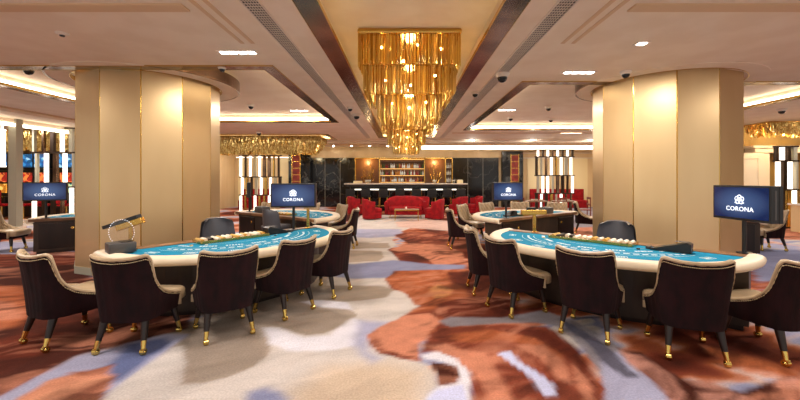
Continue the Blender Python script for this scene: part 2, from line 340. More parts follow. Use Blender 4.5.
def make_floor():
    def axis(segs):
        a = []
        for s0, s1, st in segs: a += list(np.arange(s0, s1-1e-6, st))
        return np.array(a+[segs[-1][1]])
    xs = axis([(-18.5, -5, .15), (-5, 5, .036), (5, 18.5, .15)])
    ys = axis([(-1.5, 2.2, .12), (2.2, 5.2, .034), (5.2, 10, .06), (10, 21.2, .12)])
    X, Y = np.meshgrid(xs, ys); nx, ny = len(xs), len(ys)
    x, y = X.ravel(), Y.ravel()
    # painterly base
    wx = x+1.2*(fbm(x, y, 3, 2.0)-.5)*2; wy = y*1.25+1.0*(fbm(x, y, 9, 2.2)-.5)*2
    n = fbm(wx, wy, 21, 1.9); n2 = fbm(wx+7, wy, 40, .8)
    v = np.clip((n-.5)*1.9+.5+(n2-.5)*.35, 0, 1)
    stops = [(.0, 'rustd'), (.22, 'rust'), (.36, 'rustL'), (.46, 'orange'), (.53, 'coral'), (.60, 'pinkl'), (.66, 'lav'), (.74, 'lavd'), (.82, 'cream'), (1, 'taupe')]
    C = np.stack([np.interp(v, [s[0] for s in stops], [lin(CARPET[s[1]])[c] for s in stops]) for c in range(3)], 1)
    vv = np.clip(v+.24*(fbm(x*1.0+y*.6, y*3.0-x*1.4, 151, .7)-.5)*2, 0, 1)
    C = np.stack([np.interp(vv, [s[0] for s in stops], [lin(CARPET[s[1]])[c] for s in stops]) for c in range(3)], 1)
    # pattern patches, edges wander with the weave
    ex = x+.06*(fbm(x, y, 60, .35)-.5)+.03*(fbm(x, y, 62, .1)-.5); ey = y+.06*(fbm(x, y, 70, .35)-.5)+.03*(fbm(x, y, 72, .1)-.5)
    sx_ = x+.8*(fbm(x, y, 101, 1.1)-.5); sy_ = y+.8*(fbm(x, y, 111, 1.1)-.5)
    streak = np.clip((fbm(sx_*.8+sy_*.5, sy_*2.6-sx_*1.2, 121, .8)-.5)*3.4+(fbm(sx_*1.4+sy_*.4, sy_*5-sx_*2.4, 141, .5)-.5)*2.2, -1, 1)
    fine = (fbm(x, y, 131, .13)-.5)
    for name, soft, poly in PATCHES:
        soft = soft*.7
        P = np.array(poly); lo = P.min(0)-soft*2-.1; hi = P.max(0)+soft*2+.1
        idx = np.nonzero((ex > lo[0]) & (ex < hi[0]) & (ey > lo[1]) & (ey < hi[1]))[0]
        if len(idx) == 0: continue
        px, py = ex[idx], ey[idx]; inside = np.zeros(len(idx), bool); d2 = np.full(len(idx), 1e9)
        for i in range(len(P)):
            ax, ay = P[i]; bx, by = P[(i+1) % len(P)]
            if abs(ay-by) > 1e-9:
                c = ((ay > py) != (by > py)) & (px < (bx-ax)*(py-ay)/(by-ay)+ax); inside ^= c
            L2 = max((bx-ax)**2+(by-ay)**2, 1e-9)
            t = np.clip(((px-ax)*(bx-ax)+(py-ay)*(by-ay))/L2, 0, 1)
            d2 = np.minimum(d2, (px-ax-t*(bx-ax))**2+(py-ay-t*(by-ay))**2)
        sd = np.sqrt(d2)*np.where(inside, 1, -1)
        a = np.clip(sd/soft*.5+.5, 0, 1); a = (a*a*(3-2*a))[:, None]
        base = np.array(lin(CARPET[name]))
        sk = streak[idx][:, None]; warm = name in ('rust', 'rustL', 'coral', 'orange', 'rustd', 'amber', 'salmon', 'pink')
        dk, lt = (np.array(lin(CARPET['rustd'])), np.array(lin(CARPET['coral']))) if warm else (base*.86, base*1.08)
        amt = .78 if warm else 1.1
        base = base+np.where(sk < 0, (dk-base)*(-sk), (lt-base)*sk)*amt
        tone = (1+.5*fine[idx]*(1 if warm else .3))[:, None]
        C[idx] = C[idx]*(1-a)+base*tone*a
    me = bpy.data.meshes.new('floor')
    V = np.stack([x, y, np.zeros_like(x)], 1)
    i, j = np.meshgrid(np.arange(nx-1), np.arange(ny-1)); q = (j*nx+i).ravel()
    F = np.stack([q, q+1, q+1+nx, q+nx], 1)
    me.vertices.add(len(V)); me.vertices.foreach_set('co', V.ravel())
    me.loops.add(F.size); me.loops.foreach_set('vertex_index', F.ravel())
    me.polygons.add(len(F)); me.polygons.foreach_set('loop_start', np.arange(0, F.size, 4)); me.polygons.foreach_set('loop_total', np.full(len(F), 4))
    me.update(); me.validate()
    at = me.attributes.new('weave', 'FLOAT_COLOR', 'POINT')
    at.data.foreach_set('color', np.concatenate([np.clip(C, 0, 1), np.ones((len(C), 1))], 1).astype(np.float32).ravel())
    m = mat('carpet', (150, 120, 110), .95, spec=.1); nt = m.node_tree; N = nt.nodes; L = nt.links; b = N['Principled BSDF']
    an = N.new('ShaderNodeAttribute'); an.attribute_name = 'weave'
    tc = N.new('ShaderNodeTexCoord'); n = N.new('ShaderNodeTexNoise'); n.inputs['Scale'].default_value = 60; n.inputs['Detail'].default_value = 3
    L.new(tc.outputs['Object'], n.inputs['Vector'])
    mr = N.new('ShaderNodeMapRange'); mr.inputs['From Min'].default_value = .3; mr.inputs['From Max'].default_value = .7
    mr.inputs['To Min'].default_value = .86; mr.inputs['To Max'].default_value = 1.12; L.new(n.outputs['Fac'], mr.inputs['Value'])
    vm = N.new('ShaderNodeVectorMath'); vm.operation = 'SCALE'; L.new(an.outputs['Color'], vm.inputs[0]); L.new(mr.outputs['Result'], vm.inputs['Scale'])
    L.new(vm.outputs['Vector'], b.inputs['Base Color'])
    bp = N.new('ShaderNodeBump'); bp.inputs['Strength'].default_value = .3; bp.inputs['Distance'].default_value = .01
    L.new(n.outputs['Fac'], bp.inputs['Height']); L.new(bp.outputs['Normal'], b.inputs['Normal'])
    me.materials.append(m)
    o = bpy.data.objects.new('floor', me); COL.objects.link(o); o['kind'] = 'structure'
make_floor()

# ------------------------------------------------------------------ ceiling
ZC = 3.41
XL, XR, YB, YF = -18.5, 18.5, -1.5, 21.0
HOLES = [(-1.12, 1.27, -1.0, 16.4), (-7.9, -2.1, 5.91, 11.9), (2.2, 8.9, 6.88, 13.8), (-8.6, -3.1, 15.1, 17.2)]
def slab():
    xs = sorted({XL, XR} | {h[0] for h in HOLES} | {h[1] for h in HOLES})
    ys = sorted({YB, YF} | {h[2] for h in HOLES} | {h[3] for h in HOLES})
    mb = MB()
    for a, b in zip(xs, xs[1:]):
        for c, d in zip(ys, ys[1:]):
            mx_, my_ = (a+b)/2, (c+d)/2
            if any(h[0] < mx_ < h[1] and h[2] < my_ < h[3] for h in HOLES): continue
            mb.box(a, b, c, d, ZC, ZC+.05)
    return mb
struct('ceiling', slab(), 'ceiling_paint', weld=False)
struct('ceiling', MB().box(XL, XR, YB, YF+.2, 4.3, 4.4), 'ceiling_paint')      # the slab above the recesses
def coffer(h, zt, fw, cove):
    x0, x1, y0, y1 = h
    # flat bronze frame round the opening
    a, b = ZC-.014, ZC+.012
    f = MB(); f.box(x0, x0+fw, y0, y1, a, b).box(x1-fw, x1, y0, y1, a, b).box(x0+fw, x1-fw, y0, y0+fw, a, b).box(x0+fw, x1-fw, y1-fw, y1, a, b)
    struct('trim_1', f, 'bronze')
    e = MB(); t = .008; c0, c1, d0, d1 = x0+fw, x1-fw, y0+fw, y1-fw
    e.box(c0, c0+t, d0, d1, a-.004, b+.02).box(c1-t, c1, d0, d1, a-.004, b+.02).box(c0, c1, d0, d0+t, a-.004, b+.02).box(c0, c1, d1-t, d1, a-.004, b+.02)
    e.box(x0-t, x0, y0, y1, a-.004, ZC).box(x1, x1+t, y0, y1, a-.004, ZC).box(x0, x1, y0-t, y0, a-.004, ZC).box(x0, x1, y1, y1+t, a-.004, ZC)
    struct('trim_1', e, 'gold_trim')
    c = MB(); c.box(x0-.03, x1+.03, y0-.03, y1+.03, zt, zt+.04); w = .03
    c.box(x0-w, x0, y0-w, y1+w, ZC+.05, zt+.04).box(x1, x1+w, y0-w, y1+w, ZC+.05, zt+.04).box(x0, x1, y0-w, y0, ZC+.05, zt+.04).box(x0, x1, y1, y1+w, ZC+.05, zt+.04)
    struct('ceiling', c, 'ceiling_paint')
    s = MB(); t = .03; za, zb = ZC+.06, ZC+.13
    s.box(x0, x0+t, y0, y1, za, zb).box(x1-t, x1, y0, y1, za, zb).box(x0+t, x1-t, y1-t, y1, za, zb)
    if y0 > 0: s.box(x0+t, x1-t, y0, y0+t, za, zb)
    struct('cove_light', s, cove)
coffer(HOLES[0], 3.99, .24, 'cove_warm')
coffer(HOLES[1], 3.64, .20, 'cove_white')
coffer(HOLES[2], 3.64, .20, 'cove_white')
coffer(HOLES[3], 3.64, .16, 'cove_warm')
# shallow beige inlays in the front ceiling
for s in (-1, 1):
    off = -.0 if s < 0 else .1
    for q in (2.02, 2.16):
        x = s*q+off; struct('trim_3', MB().box(x-.025, x+.025, -1, 4.95, ZC-.008, ZC), 'ceiling_inlay')
    a, b = sorted((s*2.3+off, s*12)); struct('trim_3', MB().box(a, b, 3.82, 3.98, ZC-.02, ZC), 'ceiling_inlay')
# mouldings across the far ceiling
for y, z, w, mm in ((16.9, .02, .05, 'ceiling_inlay'), (17.9, .05, .22, 'ceiling_paint'), (19.2, .09, .3, 'ceiling_inlay')):
    struct('trim_4', MB().box(-9.5, 10.8, y, y+w, ZC-z, ZC), mm)
for y, z in ((14.6, .03),):
    struct('trim_4', MB().box(1.9, 10.8, y, y+.06, ZC-z, ZC), 'ceiling_inlay')
# bright recess along the right-hand far ceiling
struct('cove_light', MB().box(.95, 10.6, 19.95, 20.0, 3.20, 3.38), 'cove_white')
struct('trim_4', MB().box(.95, 10.6, 20.0, 20.06, 3.14, ZC), 'ceiling_paint')
# side strips that mark the edge of the gaming floor
for s, x, y0, y1 in ((-1, -11.8, 5.5, 13.2), (1, 14.6, 8.0, 13.9)):
    struct('cove_light', MB().box(x-.03, x+.03, y0, y1, 3.18, 3.26), 'cove_white')
    struct('trim_4', MB().box(min(x, x+s*.4), max(x, x+s*.4), y0, y1, 3.26, ZC), 'ceiling_paint')
    xi = x-s*1.6
    struct('trim_4', MB().box(xi-.2, xi+.2, y0, y1, ZC-.05, ZC), 'ceiling_inlay')

# linear air vents either side of the middle recess
def vent(x, label):
    t = thing('ceiling_vent', label, 'vent', (x, 7.6, ZC), 0, None)
    w, y0, y1 = .17, -7.0, 8.7
    MB().box(-w/2, w/2, y0, y1, -.004, -.001).build('backing', 'vent_dark', t)
    g = MB()
    for q in range(1, 6):
        xx = -w/2+w*q/6; g.box(xx-.004, xx+.004, y0, y1, -.010, -.004)
    n = int((y1-y0)/.06)
    for k in range(n):
        y = y0+(k+.5)*(y1-y0)/n; g.box(-w/2, w/2, y-.007, y+.007, -.010, -.004)
    tag(g.build('grille', 'vent_white', t), None)
    f = MB(); f.box(-w/2-.015, -w/2, y0, y1, -.018, 0); f.box(w/2, w/2+.015, y0, y1, -.018, 0)
    f.box(-w/2, w/2, y0-.015, y0, -.018, 0); f.box(-w/2, w/2, y1, y1+.015, -.018, 0)
    f.build('frame', 'vent_white', t)
vent(-1.57, 'long gridded ceiling vent left of the raised middle ceiling')
vent(1.67, 'long gridded ceiling vent right of the raised middle ceiling')

# recessed lamps
WARM = (1, .91, .82)
def lamp_bank(x, y, z, label, heads=4, pw=40, seen=True):
    w = .13*heads
    t = thing('recessed_downlight', label, 'ceiling light', (x, y, z), 0, 'recessed ceiling lights')
    f = MB(); f.box(-w/2-.02, w/2+.02, -.075, .075, -.008, 0); f.build('trim_frame', 'vent_white', t)
    g = MB()
    for k in range(heads):
        cx = -w/2+(k+.5)*.13; g.box(cx-.045, cx+.045, -.045, .045, -.014, -.008)
    g.build('lamp', 'lamp_white', t)
    light('AREA', 'lamp_beam', (0, 0, -.03), pw, WARM, .45, t)
    return t
lamp_bank(-2.38, 5.3, ZC, 'bright four-lamp recessed light above the left front table', pw=70)
lamp_bank(2.98, 6.3, ZC, 'bright four-lamp recessed light above the right front table', pw=60)
lamp_bank(3.18, 4.95, ZC, 'single square recessed light before the right gold column', 1, pw=60)
lamp_bank(-3.15, 11.1, 3.64, 'four-lamp recessed light in the raised ceiling panel beyond the left column', pw=60)
lamp_bank(3.05, 11.0, 3.64, 'four-lamp recessed light in the raised ceiling panel beyond the right column', pw=60)
for x, lb in ((3.2, 'small round downlight in the far ceiling, left of three on the right'), (6.0, 'small round downlight in the far ceiling, middle of three on the right'),
              (8.8, 'small round downlight in the far ceiling, right of three near the right column')):
    t = thing('spot_downlight', lb, 'ceiling light', (x, 17.35, ZC), 0, 'small far ceiling downlights')
    MB().lathe([(.14, -.012), (.14, 0)], 16).build('trim_ring', 'vent_white', t)
    MB().lathe([(.10, -.018), (.10, -.012)], 16).build('lamp', 'lamp_white', t)
    light('POINT', 'lamp_beam', (0, 0, -.2), 18, WARM, .1, t)
# general fill for the hall: added area lights that have no fixtures
for x, y, z, p in ((-3.2, 2.8, 3.39, 66), (3.2, 2.6, 3.39, 48), (0, 2.0, 3.39, 52), (-6.5, 3.2, 3.39, 75), (6.5, 3.2, 3.39, 70), (-9.6, 7.6, 3.39, 110), (10.2, 8.0, 3.39, 110),
                   (-5.2, 9.8, 3.62, 70), (5.6, 10.4, 3.62, 70), (-2.0, 13.6, 3.39, 65), (2.3, 13.6, 3.39, 65), (-6.2, 13.4, 3.39, 75), (6.6, 14.9, 3.39, 80),
                   (-4.2, 18.6, 3.30, 50), (4.6, 18.6, 3.30, 50), (0, 18.7, 3.30, 40), (8.6, 18.4, 3.3, 70), (-8.0, 18.6, 3.3, 70), (-13.5, 12, 3.39, 110), (13.0, 11, 3.39, 70)):
    light('AREA', 'hall_fill', (x, y, z), p, WARM, .8)

# ------------------------------------------------------------------ crystal chandeliers
def rod(mb, x, y, z1, z0, w=.0075):
    a = random.random()*PI/2; c, s = math.cos(a)*w, math.sin(a)*w
    vs = [(x+c, y+s), (x-s, y+c), (x-c, y-s), (x+s, y-c)]
    v = [mb.bm.verts.new((p[0], p[1], z)) for z in (z0, z1) for p in vs]
    for k in range(4): mb.bm.faces.new((v[k], v[(k+1) % 4], v[4+(k+1) % 4], v[4+k]))
    mb.bm.faces.new(v[:4][::-1]); mb.bm.faces.new(v[4:])
def chandelier(y, label):
    t = thing('tiered_chandelier', label, 'chandelier', (.09, y+.83, 3.99), 0, 'tiered crystal chandeliers')
    MB().rbox(-.83, .83, -.83, .83, -.09, 0, .03).build('canopy', 'gold_trim', t)
    fr = MB()
    fr.box(-.75, .75, -.75, .75, -.57, -.55); fr.box(-.54, .54, -.54, .54, -1.0, -.98)
    fr.build('tier_frame', 'gold_trim', t)
    for k, (h, z1, z0, var, st) in enumerate(((.81, -.09, -.62, .13, .026), (.74, -.56, -1.0, .03, .028), (.53, -1.0, -1.36, .02, .028))):
        mb = MB(); n = int(2*h/st)
        for i in range(n):
            u = -h+(i+.5)*2*h/n
            for (px, py) in ((u, -h), (u, h), (-h, u), (h, u)):
                rod(mb, px+random.uniform(-.008, .008), py+random.uniform(-.01, .01), z1, z0+random.random()*var)
            hi = h-.09
            for (px, py) in ((u*.88, -hi), (u*.88, hi), (-hi, u*.88), (hi, u*.88)):
                rod(mb, px, py, z1, z0-.03+random.random()*var*.8)
        g = 9
        for i in range(g):
            for j in range(g):
                rod(mb, -h*.75+h*1.5*i/(g-1), -h*.75+h*1.5*j/(g-1), z1 if k == 0 else z1, z0+.02+random.random()*.1, .012)
        tag(mb.build('crystal_fringe', 'gold_crystal', t), None, kind='stuff')
    for k, (x, yy, z) in enumerate(((-.45, -.72, -.28), (.12, -.72, -.24), (.5, -.72, -.3), (-.1, -.72, -.5), (-.62, -.3, -.45), (.62, -.3, -.45), (-.4, -.60, -.78), (.42, -.60, -.70), (.02, -.60, -.86), (0, 0, -.8), (-.28, -.42, -1.12), (.28, -.42, -1.10), (0, -.44, -1.2), (-.42, 0, -1.15), (.42, 0, -1.15))):
        MB().ball((x, yy, z), .022, 6).build('bulb', 'bulb', t)
    for z, p in ((-.32, 60), (-.78, 52), (-1.16, 60)):
        light('POINT', 'bulb_glow', (0, -.15, z), p, (1, .84, .52), .12, t)
    return t
chandelier(5.85, 'largest and nearest square tiered gold crystal chandelier')
chandelier(10.3, 'middle square tiered gold crystal chandelier behind the nearest one')
chandelier(14.5, 'farthest and smallest tiered gold crystal chandelier before the bar')
def long_chandelier(x0, x1, y0, y1, z0, z1, n, label, zc):
    t = thing('long_chandelier', label, 'chandelier', ((x0+x1)/2, (y0+y1)/2, zc))
    hx, hy = (x1-x0)/2, (y1-y0)/2; dz0, dz1 = z0-zc, z1-zc
    MB().rbox(-hx, hx, -hy, hy, dz1, dz1+.04, .01).build('canopy', 'gold_trim', t)
    MB().box(-hx*.9, -hx*.9+.03, -.02, .02, dz1, 0).box(hx*.9-.03, hx*.9, -.02, .02, dz1, 0).build('hanger', 'gold_trim', t)
    mb = MB()
    for k in range(n):
        u = random.uniform(-1, 1); z = random.uniform(dz0, dz1)
        f = 1-.22*((dz1-z)/(dz1-dz0))**2
        side = random.random()
        if side < .6: x, y = u*hx*f, -hy*f
        elif side < .75: x, y = (hx*f if random.random() < .5 else -hx*f), random.uniform(-hy, hy)
        else: x, y = u*hx*f, random.uniform(-hy, hy)*f
        w = .022
        rod(mb, x, y, min(z+random.uniform(.09, .16), dz1), z, w)
    tag(mb.build('crystal_fringe', 'gold_crystal', t), None, kind='stuff')
    m = max(2, int((x1-x0)/.55))
    for k in range(m):
        for r in (0, 1):
            MB().ball((-hx+(k+.5)*2*hx/m+.15*r, -hy*.82, dz1-.12-.25*r), .028, 6).build('bulb', 'bulb', t)
    for k in range(3):
        light('POINT', 'bulb_glow', (-hx*.7+k*hx*.7, 0, (dz0+dz1)/2), 80, (1, .84, .52), .15, t)
long_chandelier(-8.3, -3.45, 15.3, 16.6, 2.60, 3.34, 5200, 'long strip of gold crystals under the far left ceiling', 3.64)
long_chandelier(11.5, 14.2, 11.6, 12.6, 2.95, 3.36, 1500, 'short gold crystal chandelier at the right edge beyond the right column', ZC)

# ------------------------------------------------------------------ gold columns with a lit ceiling ring
def column(cx, cy, r, off, edge, label):
    n = 12
    t = thing('gold_column', label, 'column', (cx, cy, 0))
    R = r/math.cos(PI/n*.5)
    ang = [math.radians(off+30*k) for k in range(n)]
    for k in range(n):
        a0, a1 = ang[k]+.008, ang[(k+1) % n]-.008+(2*PI if k == n-1 else 0)
        a1 = ang[k]+math.radians(30)-.008
        p0, p1 = Vector((R*math.cos(a0), R*math.sin(a0), 0)), Vector((R*math.cos(a1), R*math.sin(a1), 0))
        q = [p0, p1, p1*.96, p0*.96]
        MB().prism([(v.x, v.y) for v in q], .12, 3.62).build('panel', 'gold_panel', t)
    core = MB().prism([(R*.965*math.cos(a), R*.965*math.sin(a)) for a in ang], .0, 3.62); core.build('core', 'dark_bronze', t)
    for a in ang:
        MB().tube((R*.985*math.cos(a), R*.985*math.sin(a), .12), (R*.985*math.cos(a), R*.985*math.sin(a), 3.62), .014, n=6).build('joint_strip', 'brass', t)
    MB().prism([(R*1.012*math.cos(a), R*1.012*math.sin(a)) for a in ang], 0, .12).build('plinth', 'post_grey', t)
    # ceiling ring round the column; its bronze rim shows only inside the raised recess
    def ring(r0, r1, z0, z1, n=72, a0=0, a1=2*PI):
        mb = MB(); rows = []; full = a1-a0 > 6.28; m = n if full else n+1
        for rr, zz in ((r0, z0), (r1, z0), (r1, z1), (r0, z1), (r0, z0)):
            rows.append([(cx+rr*math.cos(a0+(a1-a0)*k/n), cy+rr*math.sin(a0+(a1-a0)*k/n), zz) for k in range(m)])
        return mb.grid(rows, close=full)
    struct('trim_5', ring(r+.05, 1.52, 3.400, 3.44), 'ceiling_paint')
    q = math.asin(max(-1, min(1, (edge-cy)/1.54)))
    struct('trim_5', ring(1.52, 1.55, 3.396, 3.60, a0=q, a1=PI-q), 'bronze')
    struct('trim_5', ring(r+.045, r+.055, 3.392, 3.46), 'gold_trim')
    struct('cove_light', ring(1.47, 1.50, 3.46, 3.50), 'ring_glow')
column(-4.90, 7.22, 1.16, 266, 5.91, 'large round column of tall gold panels on the left')
column(5.06, 7.26, 1.20, 185, 6.88, 'large round column of tall gold panels on the right')

# ------------------------------------------------------------------ dealer-table chairs
def interp(tbl, s):
    for (a, *u), (b, *v) in zip(tbl, tbl[1:]):
        if s <= b:
            t = (s-a)/(b-a) if b > a else 0
            return [p+(q-p)*t for p, q in zip(u, v)]
    return list(tbl[-1][1:])
PLAN = [(0, 0, -.300), (.15, .09, -.297), (.28, .17, -.288), (.38, .225, -.262), (.46, .262, -.215), (.55, .280, -.15), (.7, .292, -.03), (.85, .298, .10), (1, .300, .20)]
HEI = [(0, .872), (.2, .878), (.32, .893), (.38, .903), (.415, .89), (.44, .82), (.465, .74), (.50, .665), (.56, .595), (.64, .54), (.74, .50), (.86, .465), (1, .445)]
def shell_pt(t, v, inset=0.0, zlow=.29):
    s = abs(t); sg = 1 if t >= 0 else -1
    x, y = interp(PLAN, s); h = interp(HEI, s)[0]
    z = zlow+(h-zlow)*v; zz = (z-.29)/.66
    k = .87+.27*zz**.9
    rear = max(0, 1-s/.6)
    x, y = x*k, y*(.9+.1*zz if y < 0 else 1)
    y -= .07*zz*zz*rear
    d = math.hypot(x, y+.02) or 1
    # inset along an approximate normal
    nx_, ny_ = (x/.30)**3, ((y-.02)/.30)**3 if y < 0 else 0
    q = math.hypot(nx_, ny_) or 1
    x -= inset*nx_/q; y -= inset*ny_/q
    return (sg*x, y, z)
def make_chair():
    t = thing('dealer_table_chair', 'x', 'chair')
    n, m = 88, 12
    ts = [-1+2*i/n for i in range(n+1)]
    o = MB(); rows = [[shell_pt(tt, v/m, .004*abs(math.cos(tt*PI*8))) for tt in ts] for v in range(m+1)]; rows2 = [[shell_pt(tt, v/m, .03) for tt in ts] for v in range(m+1)]
    o.grid(rows+rows2[::-1]+[rows[0]])
    o.build('back_shell', 'velvet', t, smooth=True)
    c = MB(); rows = []
    for j in range(13):
        v = j/12; row = []
        for tt in ts:
            bump = .024*abs(math.sin(tt*PI*5.5+(j*.26*PI)))*abs(math.cos(tt*PI*5.5-(j*.26*PI)))
            ins = .045+bump*1.4; row.append(shell_pt(tt*.985, v*.985, ins, .40))
        rows.append(row)
    inner = [[shell_pt(tt*.985, v/12*.985, .028, .40) for tt in ts] for v in range(13)]
    c.grid(rows+inner[::-1]); c.build('tufted_lining', 'cream_leather', t, smooth=True)
    pts = [shell_pt(tt, 1, .022) for tt in [-1+2*i/80 for i in range(81)]]
    fa, fb = pts[0], pts[-1]
    pts = [(fa[0], fa[1]+.005, z) for z in (.31, .34, .38, .42)]+pts+[(fb[0], fb[1]+.005, z) for z in (.42, .38, .34, .31)]
    MB().path_tube(pts, .024, 8, .018).build('piping', 'cream_leather', t, smooth=True)
    nh = MB(); P = [Vector(shell_pt(-.985+1.97*i/180, .972, -.002)) for i in range(181)]; rows = []
    for i, p in enumerate(P):
        d = (P[min(i+1, 180)]-P[max(i-1, 0)]).normalized(); q = d.cross(Vector((0, 0, 1))).normalized(); b = q.cross(d); r = .0048 if i % 2 else .001
        p = p-Vector((0, 0, .014)); rows.append([p+q*r*math.cos(2*PI*k/5)+b*r*math.sin(2*PI*k/5) for k in range(5)])
    nh.grid(rows, close=True, cap=True); nh.build('nailhead_trim', 'nail_gold', t)
    so = [(shell_pt(tt, .25, .045)[0], max(shell_pt(tt, .25, .045)[1], -.25)) for tt in [-.95+1.9*i/28 for i in range(29)]]
    so = so+[(.262, .27), (.255, .325), (.22, .355), (.1, .365), (-.1, .365), (-.22, .355), (-.255, .325), (-.262, .27)]
    cxy = (0, .05); rows = []
    for k, z in ((.97, .345), (1.0, .365), (1.0, .435), (.97, .455), (.90, .468), (.6, .475), (.02, .478)):
        rows.append([(cxy[0]+(p[0]-cxy[0])*k, cxy[1]+(p[1]-cxy[1])*k, z) for p in so])
    MB().grid(rows, close=True, cap=True).build('seat', 'cream_leather', t, smooth=True)
    MB().rbox(-.225, .225, -.18, .30, .285, .36, .015).build('seat_rail', 'velvet', t)
    for sx, sy in ((-1, -1), (1, -1), (-1, 1), (1, 1)):
        top = Vector((sx*.185, -.185 if sy < 0 else .215, .30)); bot = Vector((sx*(.215 if sy < 0 else .235), -.255 if sy < 0 else .25, .055))
        d = bot-top; a = top+d*.72
        lg = MB().tube(top, a, .036, .024, 10).build('leg', 'dark_wood', t, smooth=True)
        fe = MB().tube(a, bot, .0245, .019, 10); fe.build('ferrule', 'brass', lg, smooth=True)
        ca = MB().ball((bot.x, bot.y, .027), .027, 8); ca.tube((bot.x-.018, bot.y, .03), (bot.x+.018, bot.y, .03), .030, n=10); ca.build('caster', 'brass', lg, smooth=True)
    return t
chair0 = make_chair(); used = [False]
def rz_of(dx, dy): return math.atan2(dy, dx)-PI/2
def chair(x, y, dx, dy, label, group='cream and maroon table chairs'):
    if not used[0]:
        used[0] = True; c = chair0; c.location = (x, y, 0); c.rotation_euler = (0, 0, rz_of(dx, dy)); c['label'] = label; c['group'] = group; return c
    return dup(chair0, (x, y, 0), rz_of(dx, dy), label, group)
G1 = 'chairs around the left front table'; G2 = 'chairs around the right front table'; G3 = 'chairs around the far tables'
chair(-3.38, 3.72, .42, .90, 'maroon velvet chair at the left edge of the photo, side-on at the left front table', G1)
chair(-2.58, 3.61, 0, 1, 'broad maroon chair back second from left, standing at the left front table', G1)
chair(-1.88, 3.88, -.60, .80, 'maroon velvet chair back in the middle of the five at the left front table', G1)
chair(-1.44, 4.47, -.85, .52, 'fourth maroon chair from the left at the left front table, beside the aisle chair', G1)
chair(-1.09, 5.20, -.93, .36, 'maroon chair nearest the carpet aisle at the right tip of the left front table', G1)
chair(1.20, 5.25, .99, .02, 'maroon chair with tufted cream inside, aisle end of the right front table, farthest back', G2)
chair(1.36, 4.52, .90, .43, 'second maroon chair from the aisle at the right front table', G2)
chair(1.95, 3.88, .64, .77, 'broad maroon chair back in the middle of the five at the right front table', G2)
chair(2.61, 3.44, .30, .95, 'large maroon chair back before the white table end with the monitor', G2)
chair(3.40, 3.44, -.22, .97, 'maroon and cream chair cut by the right edge of the photo', G2)
chair(-1.38, 8.6, -1, .05, 'dark-backed chair at the aisle tip of the left far table', G3)
chair(-1.85, 9.8, -.8, -.6, 'cream tufted chair at the far left table, right behind the aisle chair', G3)
chair(-2.75, 10.45, -.45, -.9, 'cream tufted chair behind the left far table, seen right of the monitor', G3)
chair(-3.9, 10.6, 0, -1, 'cream tufted chair hidden mostly behind the left front monitor', G3)
chair(1.30, 8.5, 1, .05, 'dark-backed chair with cream inside at the aisle tip of the right far table', G3)
chair(1.75, 9.75, .8, -.6, 'cream tufted chair behind the left tip of the right far table', G3)
chair(2.50, 10.5, .5, -.85, 'cream tufted chair left of the monitor behind the right far table', G3)
chair(3.45, 10.8, 0, -1, 'cream tufted chair right of the monitor behind the right far table', G3)
chair(4.35, 10.6, -.5, -.85, 'cream tufted chair behind the right end of the right far table', G3)
chair(-8.8, 8.15, .95, .3, 'cream tufted chair at the left edge, facing the cabinet with round gold handles', G3)
chair(-8.3, 9.9, .8, -.6, 'cream tufted chair behind the monitor at the far left table', G3)
chair(-7.3, 10.6, .2, -1, 'cream tufted chair against the left gold column, behind the far left table', G3)
chair(5.35, 10.9, .9, -.45, 'chair with tufted cream inside standing alone left of the right gold column', G3)
chair(8.15, 8.35, -.95, .1, 'cream and maroon chair right of the right front monitor', G3)

